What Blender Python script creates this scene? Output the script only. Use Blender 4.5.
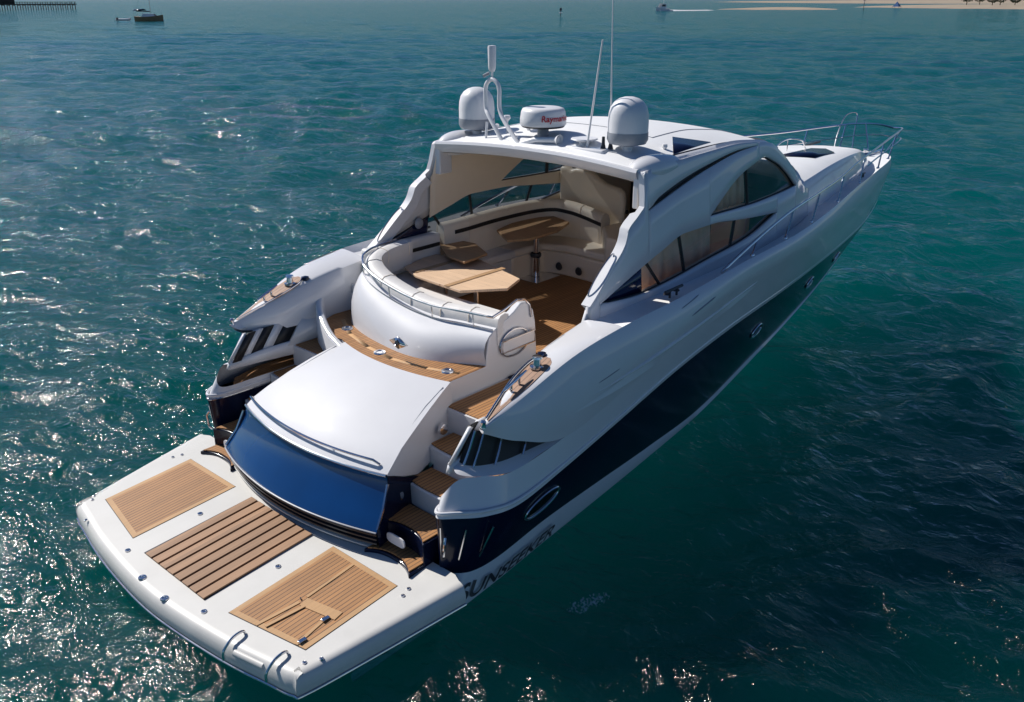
import bpy, bmesh, math, random
from mathutils import Vector, Matrix, noise
R=math.radians; PI=math.pi
sc=bpy.context.scene; col=sc.collection
for o in list(bpy.data.objects): bpy.data.objects.remove(o,do_unlink=True)
# ------------------------------------------------------------------ camera
cd=bpy.data.cameras.new('camera'); cam=bpy.data.objects.new('camera',cd); col.objects.link(cam)
yaw,pit=R(41.77),R(21.61)
cam.location=(-3.47,-7.39,5.73)
cam.rotation_euler=(PI/2-pit,0,yaw-PI/2)
cd.sensor_width=36; cd.lens=891.0/1024*36; cd.clip_start=.1; cd.clip_end=60000
sc.camera=cam
# ------------------------------------------------------------------ world and sun
SUN=Vector((-.09,.73,.68)).normalized()
elev=math.asin(SUN.z); az=math.atan2(SUN.y,SUN.x)
w=bpy.data.worlds.new('World'); sc.world=w; w.use_nodes=True
nt=w.node_tree; bg=nt.nodes['Background']
sky=nt.nodes.new('ShaderNodeTexSky'); sky.sky_type='NISHITA'; sky.sun_disc=False
sky.sun_elevation=elev; sky.sun_rotation=PI/2-az; sky.altitude=10; sky.air_density=1.0; sky.dust_density=.05; sky.ozone_density=3.0
# mirror the sky below the horizon so that wave facets never see its black underside
wt=nt.nodes.new('ShaderNodeTexCoord'); sx_=nt.nodes.new('ShaderNodeSeparateXYZ'); ab=nt.nodes.new('ShaderNodeMath'); ab.operation='ABSOLUTE'; cb=nt.nodes.new('ShaderNodeCombineXYZ')
nt.links.new(wt.outputs['Generated'],sx_.inputs[0]); nt.links.new(sx_.outputs[2],ab.inputs[0]); nt.links.new(sx_.outputs[0],cb.inputs[0]); nt.links.new(sx_.outputs[1],cb.inputs[1]); nt.links.new(ab.outputs[0],cb.inputs[2]); nt.links.new(cb.outputs[0],sky.inputs[0])
tn=nt.nodes.new('ShaderNodeMix'); tn.data_type='RGBA'; tn.blend_type='MULTIPLY'; tn.inputs[0].default_value=1; nt.links.new(sky.outputs[0],tn.inputs[6]); tn.inputs[7].default_value=(.56,.74,.98,1)
nt.links.new(tn.outputs[2],bg.inputs[0]); bg.inputs[1].default_value=.060
sd=bpy.data.lights.new('sun','SUN'); sd.energy=4.9; sd.angle=R(.53); sd.color=(1,.96,.90)
so=bpy.data.objects.new('sun',sd); col.objects.link(so); so.rotation_euler=SUN.to_track_quat('Z','Y').to_euler()
sc.view_settings.view_transform='Standard'; sc.view_settings.look='None'
sc.view_settings.exposure=.10; sc.view_settings.gamma=1; sc.view_settings.use_curve_mapping=False
sc.cycles.max_bounces=8; sc.cycles.transparent_max_bounces=10; sc.cycles.sample_clamp_indirect=6
# ------------------------------------------------------------------ materials
def mat(name,c,rough=.5,metal=0,coat=0,spec=.5,**k):
    m=bpy.data.materials.new(name); m.use_nodes=True; b=m.node_tree.nodes['Principled BSDF']
    b.inputs['Base Color'].default_value=(*c,1); b.inputs['Roughness'].default_value=rough
    b.inputs['Metallic'].default_value=metal; b.inputs['Coat Weight'].default_value=coat
    b.inputs['Coat Roughness'].default_value=.05; b.inputs['Specular IOR Level'].default_value=spec
    return m
def N(m,t,**k):
    n=m.node_tree.nodes.new(t)
    for a,v in k.items(): setattr(n,a,v)
    return n
def L(m,a,b): m.node_tree.links.new(a,b)
def P(m): return m.node_tree.nodes['Principled BSDF']
def mottle(m,scale=3,amt=.08,rough_amt=.08,bump=0,bscale=40,dist=.004):
    """soft procedural variation of colour and gloss"""
    p=P(m); tc=N(m,'ShaderNodeTexCoord'); nz=N(m,'ShaderNodeTexNoise'); nz.inputs['Scale'].default_value=scale; nz.inputs['Detail'].default_value=6
    L(m,tc.outputs['Object'],nz.inputs['Vector'])
    mr=N(m,'ShaderNodeMapRange'); mr.inputs['From Min'].default_value=.3; mr.inputs['From Max'].default_value=.7
    mr.inputs['To Min'].default_value=1-amt; mr.inputs['To Max'].default_value=1+amt*.3
    L(m,nz.outputs[0],mr.inputs[0])
    hs=N(m,'ShaderNodeHueSaturation'); hs.inputs['Color'].default_value=p.inputs['Base Color'].default_value
    L(m,mr.outputs[0],hs.inputs['Value']); L(m,hs.outputs[0],p.inputs['Base Color'])
    r0=p.inputs['Roughness'].default_value
    m2=N(m,'ShaderNodeMapRange'); m2.inputs['To Min'].default_value=r0+rough_amt; m2.inputs['To Max'].default_value=max(.02,r0-rough_amt)
    L(m,nz.outputs[0],m2.inputs[0]); L(m,m2.outputs[0],p.inputs['Roughness'])
    if bump:
        n2=N(m,'ShaderNodeTexNoise'); n2.inputs['Scale'].default_value=bscale; n2.inputs['Detail'].default_value=4
        L(m,tc.outputs['Object'],n2.inputs['Vector'])
        bp=N(m,'ShaderNodeBump'); bp.inputs['Strength'].default_value=bump; bp.inputs['Distance'].default_value=dist
        L(m,n2.outputs[0],bp.inputs['Height']); L(m,bp.outputs[0],p.inputs['Normal'])
    return m
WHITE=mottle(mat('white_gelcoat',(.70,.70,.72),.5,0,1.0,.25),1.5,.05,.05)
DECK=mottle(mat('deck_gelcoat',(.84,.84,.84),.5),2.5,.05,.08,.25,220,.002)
PLATW=mottle(mat('platform_gelcoat',(.66,.645,.61),.42),2.2,.10,.1,.2,160,.002)
CREAM=mottle(mat('cream_gelcoat',(.87,.75,.60),.35),2,.06,.08)
VINYL=mottle(mat('cream_vinyl',(.88,.77,.63),.5),3,.07,.05,.35,9,.012)
VINYLW=mottle(mat('pale_vinyl',(.74,.72,.70),.5),3,.07,.05,.35,9,.012)
NAVY=mottle(mat('navy_gelcoat',(.004,.008,.030),.2,0,.15,.25),1.2,.25,.04)
BLUE=mottle(mat('blue_gelcoat',(.003,.045,.17),.16,0,.8),1.4,.2,.05)
BLACK=mottle(mat('black_rubber',(.012,.012,.014),.5),5,.2,.1)
DARK=mottle(mat('dark_trim',(.03,.032,.04),.35),4,.2,.1)
CHROME=mottle(mat('polished_steel',(.72,.72,.74),.14,1),6,.1,.05)
GREY=mottle(mat('grey_plastic',(.28,.30,.34),.4),5,.1,.1)
RADOME=mottle(mat('radome_white',(.74,.74,.76),.38),4,.05,.08)
MATB=mottle(mat('navy_carpet',(.008,.014,.05),.95),30,.3,.0,.8,300,.004)
TAN=mottle(mat('tan_curtain',(.78,.56,.42),.8),3,.2,.05)
WOOD=mottle(mat('cabin_wood',(.22,.09,.035),.35),3,.3,.1)
RED=mat('red_print',(.45,.01,.03),.5)
def teakmat(name,base=(.37,.175,.06),sp=.048,axis=1,caulk=.16,cc=(.04,.025,.018),var=.35,rot=0):
    m=mat(name,base,.62); p=P(m); tc=N(m,'ShaderNodeTexCoord')
    mp=N(m,'ShaderNodeMapping'); mp.inputs['Rotation'].default_value=(0,0,rot); L(m,tc.outputs['Object'],mp.inputs[0])
    sx=N(m,'ShaderNodeSeparateXYZ'); L(m,mp.outputs[0],sx.inputs[0])
    dv=N(m,'ShaderNodeMath',operation='DIVIDE'); L(m,sx.outputs[axis],dv.inputs[0]); dv.inputs[1].default_value=sp
    fr=N(m,'ShaderNodeMath',operation='FRACT'); L(m,dv.outputs[0],fr.inputs[0])
    lt=N(m,'ShaderNodeMath',operation='LESS_THAN'); L(m,fr.outputs[0],lt.inputs[0]); lt.inputs[1].default_value=caulk
    fl=N(m,'ShaderNodeMath',operation='FLOOR'); L(m,dv.outputs[0],fl.inputs[0])
    wn=N(m,'ShaderNodeTexWhiteNoise',noise_dimensions='1D'); L(m,fl.outputs[0],wn.inputs['W'])
    st=N(m,'ShaderNodeMapping'); st.inputs['Scale'].default_value=(3,60,3) if axis==1 else (60,3,3); L(m,mp.outputs[0],st.inputs[0])
    gn=N(m,'ShaderNodeTexNoise'); gn.inputs['Scale'].default_value=1; gn.inputs['Detail'].default_value=5; L(m,st.outputs[0],gn.inputs[0])
    big=N(m,'ShaderNodeTexNoise'); big.inputs['Scale'].default_value=2.3; big.inputs['Detail'].default_value=4; L(m,mp.outputs[0],big.inputs[0])
    a1=N(m,'ShaderNodeMath',operation='MULTIPLY_ADD'); L(m,wn.outputs[0],a1.inputs[0]); a1.inputs[1].default_value=var*.6; a1.inputs[2].default_value=1-var*.75
    a2=N(m,'ShaderNodeMath',operation='MULTIPLY_ADD'); L(m,gn.outputs[0],a2.inputs[0]); a2.inputs[1].default_value=.5; L(m,a1.outputs[0],a2.inputs[2])
    a3=N(m,'ShaderNodeMath',operation='MULTIPLY_ADD'); L(m,big.outputs[0],a3.inputs[0]); a3.inputs[1].default_value=.35; L(m,a2.outputs[0],a3.inputs[2])
    a4=N(m,'ShaderNodeMath',operation='SUBTRACT'); L(m,a3.outputs[0],a4.inputs[0]); a4.inputs[1].default_value=.25
    hs=N(m,'ShaderNodeHueSaturation'); hs.inputs['Color'].default_value=(*base,1); L(m,a4.outputs[0],hs.inputs['Value'])
    mx=N(m,'ShaderNodeMix',data_type='RGBA'); L(m,lt.outputs[0],mx.inputs[0]); L(m,hs.outputs[0],mx.inputs[6]); mx.inputs[7].default_value=(*cc,1)
    L(m,mx.outputs[2],p.inputs['Base Color'])
    return m
TEAK=teakmat('teak_planks')
TEAKX=teakmat('teak_planks_athwart',axis=0)
TEAKP=teakmat('teak_plain',(.50,.31,.15),sp=5,caulk=0)
TEAKI=teakmat('teak_inlay_wood',(.34,.20,.13),sp=.06,caulk=.1)
TEAKL=teakmat('teak_light_border',(.45,.26,.115),sp=5,caulk=0,var=.2)
TEAKS=teakmat('teak_slats',(.36,.20,.105),sp=.1,caulk=0,var=.5)
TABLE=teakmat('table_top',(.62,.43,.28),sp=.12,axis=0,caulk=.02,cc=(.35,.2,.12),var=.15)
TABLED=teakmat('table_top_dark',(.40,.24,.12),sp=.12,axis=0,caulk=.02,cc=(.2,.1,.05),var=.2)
def glassmat(name,tint,gl=(.9,.95,1)):
    m=bpy.data.materials.new(name); m.use_nodes=True; n=m.node_tree; n.nodes.clear()
    o=n.nodes.new('ShaderNodeOutputMaterial'); tr=n.nodes.new('ShaderNodeBsdfTransparent'); tr.inputs[0].default_value=(*tint,1)
    g=n.nodes.new('ShaderNodeBsdfGlossy'); g.inputs['Roughness'].default_value=.03; g.inputs[0].default_value=(*gl,1)
    lw=n.nodes.new('ShaderNodeFresnel'); ge=n.nodes.new('ShaderNodeNewGeometry'); io=n.nodes.new('ShaderNodeMapRange'); io.inputs['To Min'].default_value=1.5; io.inputs['To Max'].default_value=1/1.5; n.links.new(ge.outputs['Backfacing'],io.inputs[0]); n.links.new(io.outputs[0],lw.inputs[0])
    nz=n.nodes.new('ShaderNodeTexNoise'); nz.inputs['Scale'].default_value=1.2
    tc=n.nodes.new('ShaderNodeTexCoord'); n.links.new(tc.outputs['Object'],nz.inputs['Vector'])
    bp=n.nodes.new('ShaderNodeBump'); bp.inputs['Strength'].default_value=.08; bp.inputs['Distance'].default_value=.05
    n.links.new(nz.outputs[0],bp.inputs['Height']); n.links.new(bp.outputs[0],g.inputs['Normal'])
    mx=n.nodes.new('ShaderNodeMixShader'); n.links.new(lw.outputs[0],mx.inputs[0]); n.links.new(tr.outputs[0],mx.inputs[1]); n.links.new(g.outputs[0],mx.inputs[2]); n.links.new(mx.outputs[0],o.inputs[0])
    return m
GLAZE=mottle(mat('blue_black_glazing',(.004,.010,.05),.12,0,.5),3,.2,.03)
GLASSM=glassmat('smoked_glass',(.22,.24,.26)); GLASS=glassmat('tinted_glass',(.93,.91,.88)); GLASSD=glassmat('dark_glass',(.10,.11,.13))
# ------------------------------------------------------------------ mesh helpers
def V(*a): return Vector(a)
def link(name,me,m,parent=None,angle=35):
    me.name=name
    if isinstance(m,(list,tuple)):
        for q in m: me.materials.append(q)
    elif m: me.materials.append(m)
    if angle is None: me.shade_flat()
    else:
        me.shade_smooth(); me.set_sharp_from_angle(angle=R(angle))
    o=bpy.data.objects.new(name,me); col.objects.link(o)
    if parent: o.parent=parent
    return o
class MB:
    def __init__(s): s.v=[];s.f=[];s.mi=[]
    def add(s,v,f,mi=0):
        b=len(s.v); s.v+= [tuple(p) for p in v]; s.f+=[tuple(i+b for i in q) for q in f]; s.mi+=[mi]*len(f); return s
    def build(s,name,m,parent=None,angle=35,merge=1e-4,solid=0,off=-1,bevel=0,rec=True):
        me=bpy.data.meshes.new(name); me.from_pydata(s.v,[],s.f); me.polygons.foreach_set('material_index',s.mi)
        bm=bmesh.new(); bm.from_mesh(me)
        if merge: bmesh.ops.remove_doubles(bm,verts=bm.verts,dist=merge)
        if rec: bmesh.ops.recalc_face_normals(bm,faces=bm.faces)
        bm.to_mesh(me); bm.free(); me.update()
        o=link(name,me,m,parent,angle)
        if solid:
            md=o.modifiers.new('solid','SOLIDIFY'); md.thickness=solid; md.offset=off
        if bevel:
            md=o.modifiers.new('bevel','BEVEL'); md.width=bevel; md.segments=3; md.limit_method='ANGLE'; md.angle_limit=R(40)
        return o
    def mirror(s):
        n=len(s.v); s.v+=[(x,-y,z) for x,y,z in s.v]; s.f+=[tuple(reversed([i+n for i in q])) for q in s.f]; s.mi+=s.mi[:]; return s
    def loft(s,rows,mi=0,closed=False):
        n=len(rows[0]); v=[p for r in rows for p in r]; f=[]
        for i in range(len(rows)-1):
            for j in range(n-1 if not closed else n):
                k=(j+1)%n; f.append((i*n+j,i*n+k,(i+1)*n+k,(i+1)*n+j))
        return s.add(v,f,mi)
    def box(s,a,b,mi=0):
        x0,y0,z0=a;x1,y1,z1=b
        v=[(x0,y0,z0),(x1,y0,z0),(x1,y1,z0),(x0,y1,z0),(x0,y0,z1),(x1,y0,z1),(x1,y1,z1),(x0,y1,z1)]
        return s.add(v,[(0,3,2,1),(4,5,6,7),(0,1,5,4),(1,2,6,5),(2,3,7,6),(3,0,4,7)],mi)
    def prism(s,poly,z0,z1,mi=0,fz=None):
        n=len(poly); f0=fz or (lambda x,y:0)
        v=[(x,y,z0+f0(x,y)) for x,y in poly]+[(x,y,z1+f0(x,y)) for x,y in poly]
        return s.add(v,[tuple(range(n-1,-1,-1)),tuple(range(n,2*n))]+[(i,(i+1)%n,n+(i+1)%n,n+i) for i in range(n)],mi)
    def tube(s,pts,r,mi=0,n=10,cap=True,closed=False):
        pts=[Vector(p) for p in pts]; m=len(pts); rs=r if isinstance(r,(list,tuple)) else [r]*m
        up=None; rows=[]
        for i in range(m):
            if closed: t=pts[(i+1)%m]-pts[i-1]
            else: t=pts[min(i+1,m-1)]-pts[max(i-1,0)]
            t.normalize()
            if up is None:
                up=Vector((0,0,1)) if abs(t.z)<.9 else Vector((1,0,0))
            a=(up-t*up.dot(t)).normalized(); up=a; b=t.cross(a)
            rows.append([pts[i]+(a*math.cos(2*PI*k/n)+b*math.sin(2*PI*k/n))*rs[i] for k in range(n)])
        if closed: rows.append(rows[0])
        s.loft(rows,mi,closed=True)
        if cap and not closed:
            s.add(rows[0],[tuple(range(n))],mi); s.add(rows[-1],[tuple(range(n))],mi)
        return s
    def lathe(s,prof,c=(0,0,0),mi=0,n=32,axis=None):
        rows=[]; c=Vector(c); q=Vector(axis).normalized().to_track_quat('Z','Y') if axis else None
        for r,z in prof:
            row=[]
            for k in range(n):
                p=Vector((r*math.cos(2*PI*k/n),r*math.sin(2*PI*k/n),z))
                if q: p=q@p
                row.append(c+p)
            rows.append(row)
        return s.loft(rows,mi,closed=True)
def crv(pts,n=40,cr=True):
    """Catmull-Rom through points, n samples, index-uniform"""
    p=[Vector(q) for q in pts]; m=len(p)-1; out=[]
    for k in range(n):
        t=k/(n-1)*m; i=min(int(t),m-1); u=t-i
        p0=p[i-1] if i>0 else p[i]*2-p[i+1]; p1=p[i]; p2=p[i+1]; p3=p[i+2] if i+2<=m else p[i+1]*2-p[i]
        out.append(.5*((2*p1)+(p2-p0)*u+(2*p0-5*p1+4*p2-p3)*u*u+(3*p1-p0-3*p2+p3)*u**3))
    return out
def lin(xs,ys,x):
    """monotone smooth interpolation"""
    if x<=xs[0]: return ys[0]
    if x>=xs[-1]: return ys[-1]
    for i in range(len(xs)-1):
        if x<=xs[i+1]:
            h=xs[i+1]-xs[i]; t=(x-xs[i])/h
            d=lambda k:(ys[k+1]-ys[k])/(xs[k+1]-xs[k])
            def sl(k):
                if k==0: return d(0)
                if k==len(xs)-1: return d(k-1)
                a,b=d(k-1),d(k)
                return 0 if a*b<=0 else 2*a*b/(a+b)
            m0,m1=sl(i),sl(i+1)
            return (2*t**3-3*t*t+1)*ys[i]+(t**3-2*t*t+t)*h*m0+(-2*t**3+3*t*t)*ys[i+1]+(t**3-t*t)*h*m1
def SB(pts): return [(x,-w,z) for x,w,z in pts]      # starboard side: width w means y = -w
def tag(o,label,cat,group=None,kind=None):
    if label: o['label']=label
    if cat: o['category']=cat
    if group: o['group']=group
    if kind: o['kind']=kind
    return o
def empty(name,loc=(0,0,0)):
    e=bpy.data.objects.new(name,None); e.location=loc; col.objects.link(e); return e
#MARK water
# ------------------------------------------------------------------ water
WA=(.0,.48,.50,1); WD=.25; WS=(.0,.90,.86,1); WSD=.047
def make_water():
    rnd=random.Random(7); waves=[]
    for i in range(64):
        lam=.34*(1.064**i)                      # 0.34 .. 17 m
        th=R(200)+rnd.gauss(0,.75)
        amp=.0108*lam**.74*(1 if lam<4 else (4/lam)**.9)
        waves.append((2*PI/lam*math.cos(th),2*PI/lam*math.sin(th),amp,rnd.uniform(0,2*PI),lam))
    import numpy as np
    cx,cy=4,-1.5; NT=1280; rs=[0]; r=.6
    rows=[]; rad=[0.001]
    while r<30000:
        rad.append(r); r=r+.12 if r<14 else r*(1.0085 if r<160 else 1.03)
    rad=np.array(rad); th=np.linspace(0,2*PI,NT,endpoint=False)
    X=cx+rad[:,None]*np.cos(th)[None]; Y=cy+rad[:,None]*np.sin(th)[None]
    Z=np.zeros_like(X); DX=np.zeros_like(X); DY=np.zeros_like(X)
    sp=(np.maximum(rad*2*PI/NT,rad*.0075))[:,None]
    for kx,ky,a,ph,lam in waves:
        fade=np.clip(1.8-sp*3.4/lam,0,1); p=kx*X+ky*Y+ph; k=math.hypot(kx,ky)
        Z+=a*fade*np.cos(p); DX-=a*fade*.8*kx/k*np.sin(p); DY-=a*fade*.8*ky/k*np.sin(p)
    # gusty modulation
    g=.75+.35*np.sin(X*.07+Y*.05+1)*np.sin(X*.031-Y*.09)
    # a calmer lee right beside the hull
    X+=DX*g; Y+=DY*g; Z*=g
    v=np.stack([X,Y,Z],-1).reshape(-1,3); nr=len(rad)
    i=np.arange(nr-1)[:,None]*NT; j=np.arange(NT)[None]; j2=(j+1)%NT
    f=np.stack([i+j,i+NT+j,i+NT+j2,i+j2],-1).reshape(-1,4)
    # close the body of water below with a skirt and a bottom 40 m down
    nv=len(v); th_=np.linspace(0,2*PI,NT,endpoint=False)
    ringb=np.stack([cx+rad[-1]*np.cos(th_),cy+rad[-1]*np.sin(th_),np.full(NT,-40.)],-1); v=np.concatenate([v,ringb,[[cx,cy,-40.]]])
    a_=np.arange(NT); b_=(a_+1)%NT; lastr=(nr-1)*NT
    sk=np.stack([lastr+a_,nv+a_,nv+b_,lastr+b_],-1)
    bt=np.stack([nv+a_[::2],np.full(NT//2,nv+NT),nv+(a_[::2]+2)%NT,nv+(a_[::2]+1)],-1)
    f=np.concatenate([f,sk,bt])
    me=bpy.data.meshes.new('water'); me.vertices.add(len(v)); me.vertices.foreach_set('co',v.ravel())
    me.loops.add(f.size); me.loops.foreach_set('vertex_index',f.ravel())
    me.polygons.add(len(f)); me.polygons.foreach_set('loop_start',np.arange(0,f.size,4)); me.polygons.foreach_set('loop_total',np.full(len(f),4))
    me.update(); me.validate()
    m=bpy.data.materials.new('sea_water'); m.use_nodes=True; m.node_tree.nodes.clear()
    out=N(m,'ShaderNodeOutputMaterial'); tr=N(m,'ShaderNodeBsdfTransparent'); gl=N(m,'ShaderNodeBsdfGlossy'); fz=N(m,'ShaderNodeFresnel'); mx=N(m,'ShaderNodeMixShader')
    gl.inputs['Roughness'].default_value=.075; ge=N(m,'ShaderNodeNewGeometry'); io=N(m,'ShaderNodeMapRange'); io.inputs['To Min'].default_value=1.34; io.inputs['To Max'].default_value=1/1.34; L(m,ge.outputs['Backfacing'],io.inputs[0]); L(m,io.outputs[0],fz.inputs['IOR'])
    L(m,fz.outputs[0],mx.inputs[0]); L(m,tr.outputs[0],mx.inputs[1]); L(m,gl.outputs[0],mx.inputs[2]); L(m,mx.outputs[0],out.inputs['Surface'])
    ab=N(m,'ShaderNodeVolumeAbsorption'); ab.inputs['Color'].default_value=WA; ab.inputs['Density'].default_value=WD
    vs=N(m,'ShaderNodeVolumeScatter'); vs.inputs['Color'].default_value=WS; vs.inputs['Density'].default_value=WSD; vs.inputs['Anisotropy'].default_value=0
    ad=N(m,'ShaderNodeAddShader'); L(m,ab.outputs[0],ad.inputs[0]); L(m,vs.outputs[0],ad.inputs[1]); L(m,ad.outputs[0],out.inputs['Volume'])
    m.cycles.homogeneous_volume=True if hasattr(m.cycles,'homogeneous_volume') else None
    tc=N(m,'ShaderNodeTexCoord')
    def bump(scale,dist,prev,stretch=(1,1,1),det=5,rot=R(25),ntype='ShaderNodeTexNoise'):
        mp=N(m,'ShaderNodeMapping'); mp.inputs['Rotation'].default_value=(0,0,rot); mp.inputs['Scale'].default_value=stretch; L(m,tc.outputs['Object'],mp.inputs[0])
        nz=N(m,ntype); nz.inputs['Scale'].default_value=scale; nz.inputs['Detail'].default_value=det
        if ntype=='ShaderNodeTexNoise': nz.inputs['Distortion'].default_value=.6
        L(m,mp.outputs[0],nz.inputs[0])
        bp=N(m,'ShaderNodeBump'); bp.inputs['Strength'].default_value=1; bp.inputs['Distance'].default_value=dist
        L(m,nz.outputs[0],bp.inputs['Height'])
        if prev: L(m,prev.outputs[0],bp.inputs['Normal'])
        return bp
    b=bump(.8,.20,None,(1.25,.8,1),5)
    b=bump(3.0,.10,b,(1.25,.8,1),5,R(48))
    b=bump(11,.024,b,(1.2,.8,1),4,R(10))
    L(m,b.outputs[0],gl.inputs['Normal']); L(m,b.outputs[0],fz.inputs['Normal'])
    o=link('water',me,m,None,180); tag(o,'teal rippled sea surface glittering in the sun round the yacht','sea',kind='structure')
make_water()
#MARK yacht
# ------------------------------------------------------------------ yacht
yacht=empty('motor_yacht',(0,0,0))
tag(yacht,'large white motor yacht with navy hull band, teak stern platform and twin white satellite domes','yacht')
Y=yacht
# ---- hull lines (x, half width, z), stern corner first
NV=[(3.9,1.90,1.15),(2.7,1.90,1.15),(2.0,1.91,1.15),(1.62,1.93,1.15),(1.47,2.02,1.15),(1.58,2.16,1.15),(1.85,2.32,1.12),(2.25,2.385,1.10),(2.91,2.40,1.22),(3.9,2.40,1.42),(5.2,2.34,1.62),(6.6,2.23,1.71),(8.5,1.99,1.68),(10.4,1.67,1.60),(12.6,1.27,1.52),(14.6,.87,1.49),(16.5,.38,1.57),(17.35,.0,1.64)]
BT=[(3.9, 1.9, 0.4), (2.7, 1.9, 0.4), (2.0, 1.91, 0.42), (1.66, 1.92, 0.46), (1.52, 1.98, 0.5), (1.58, 2.08, 0.5), (1.78, 2.17, 0.46), (2.15, 2.195, 0.46), (2.9, 2.195, 0.55), (3.9, 2.131, 0.54), (5.1, 2.037, 0.499), (6.6, 1.878, 0.452), (8.6, 1.591, 0.547), (10.338, 1.315, 0.597), (12.238, 0.98, 0.675), (14.238, 0.599, 0.821), (15.838, 0.264, 0.941), (16.738, 0.0, 1.041)]
CH=[(3.9,1.85,.05),(2.7,1.85,.05),(2.0,1.86,.05),(1.6,1.9,.10),(1.44,2.0,.12),(1.42,2.12,.13),(1.5,2.2,.14),(2.15,2.2,.19),(2.9,2.18,.26),(3.9,2.12,.30),(5.1,2.04,.35),(6.6,1.88,.38),(8.6,1.60,.49),(10.3,1.33,.57),(12.2,.99,.66),(14.2,.60,.81),(15.8,.26,.93),(16.7,0,1.03)]
KL=[(x,max(0,w*.25) if i<12 else 0,z-.7-.5*w) for i,(x,w,z) in enumerate(CH)]
KL[-6:]=[(8.5,0,-.7),(10.3,0,-.6),(12.0,0,-.5),(14.0,0,-.25),(15.4,0,.32),(16.6,0,.95)]
SH=[(3.9,1.90,1.28),(2.7,1.90,1.28),(2.1,1.91,1.28),(1.66,1.93,1.28),(1.60,2.0,1.36),(1.72,2.08,1.48),(1.92,2.18,1.47),(2.25,2.29,1.43),(2.95,2.387,1.575),(3.9,2.43,1.78),(5.2,2.42,2.06),(6.6,2.33,2.17),(8.5,2.12,2.13),(10.4,1.81,2.06),(12.6,1.38,2.0),(14.6,.97,1.98),(16.5,.50,2.02),(17.44,0,2.05)]
def mixrow(a,b,t,dw=0,dz=0,i0=0): return [(p[0]*(1-t)+q[0]*t,max(0,p[1]*(1-t)+q[1]*t+(dw if i0<=i<len(a)-1 else 0)),p[2]*(1-t)+q[2]*t+dz) for i,(p,q) in enumerate(zip(a,b))]
n=150
def C3(l,n=n): return crv(SB(l),n)
mb=MB(); mb.loft([C3(KL),C3(CH)]); mb.mirror(); mb.build('hull_bottom',WHITE,Y)
mb=MB(); mb.loft([C3(CH),C3(mixrow(CH,BT,.12,.012,.0)),C3(BT)]); mb.mirror(); mb.build('boot_stripe',WHITE,Y,60)
mb=MB(); mb.loft([C3(BT),C3(mixrow(BT,NV,.25,.01)),C3(mixrow(BT,NV,.5,.012)),C3(mixrow(BT,NV,.75,.01)),C3(NV)]); mb.mirror(); mb.build('navy_hull_side',NAVY,Y,60)
def flare(a,b,t,k):   # hull side with a soft bulge that changes along the length
    r=mixrow(a,b,t); out=[]
    for i,(x,w,z) in enumerate(r):
        s=k*math.sin(PI*t)*( .0 if 1.9<x<9 and i>6 else (.0 if i<=6 else .01)); out.append((x,w+s if w>0 else 0,z))
    return out
mb=MB(); mb.loft([C3(flare(NV,SH,t,1)) for t in (0,.15,.3,.45,.6,.75,.9,1)]); mb.mirror(); mb.build('topside',WHITE,Y,60)
# moulding line between navy and white
for sd_ in (-1,1):
    q=[(p[0],p[1]*-sd_*-1 if sd_<0 else -p[1],p[2]) for p in C3(NV)[12:]]
    off=[(x,y+(.006 if y>0 else -.006),z+.0) for x,y,z in q]
    MB().tube(off,.014,n=8).build('rubbing_strake',CHROME,Y)
    q=[(p[0],p[1] if sd_<0 else -p[1],p[2]+.045) for p in C3(flare(NV,SH,.04,1))[12:]]
    MB().tube([(x,y+(.004 if y>0 else -.004),z) for x,y,z in q],.018,n=8).build('moulding_line',WHITE,Y)
# upper topside with bulwark cap
LL=[(2.0,2.13,1.88),(2.35,2.28,1.72),(2.95,2.387,1.575)]+SH[9:]
K1=[(2.0,2.145,1.895),(2.42,2.31,1.84),(3.05,2.43,1.85)]+[(3.9,2.48,2.05),(5.2,2.475,2.33),(6.6,2.415,2.52),(8.5,2.225,2.47),(10.4,1.905,2.42),(12.6,1.45,2.37),(14.6,1.03,2.33),(16.5,.57,2.34),(17.5,0,2.36)]
K2=[(1.985,2.16,1.915),(2.45,2.30,2.0),(3.1,2.41,2.14)]+[(3.9,2.455,2.36),(5.2,2.44,2.50),(6.6,2.39,2.60),(8.5,2.20,2.57),(10.4,1.88,2.53),(12.6,1.42,2.50),(14.6,1.01,2.46),(16.5,.565,2.44),(17.48,0,2.44)]
GG=[(1.96,2.17,1.94),(2.5,2.25,2.155),(3.15,2.33,2.39)]+[(3.9,2.37,2.50),(5.2,2.365,2.555),(6.6,2.33,2.63),(8.5,2.15,2.61),(10.4,1.83,2.595),(12.6,1.37,2.58),(14.6,.97,2.545),(16.5,.54,2.52),(17.45,0,2.5)]
mb=MB(); mb.loft([C3(LL,120),C3(mixrow(LL,K1,.5,.0),120),C3(K1,120),C3(K2,120),C3(GG,120)]); mb.mirror(); mb.build('bulwark',WHITE,Y,70)
# styling grooves on the topside (thin dark recess lines) and side scoop
def on_side(x,f):
    """point on starboard upper side between LL (f=0) and K1 (f=1)"""
    a=min(C3(LL,400),key=lambda p:abs(p.x-x)); b=min(C3(K1,400),key=lambda p:abs(p.x-x))
    return a.lerp(b,f)
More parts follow.
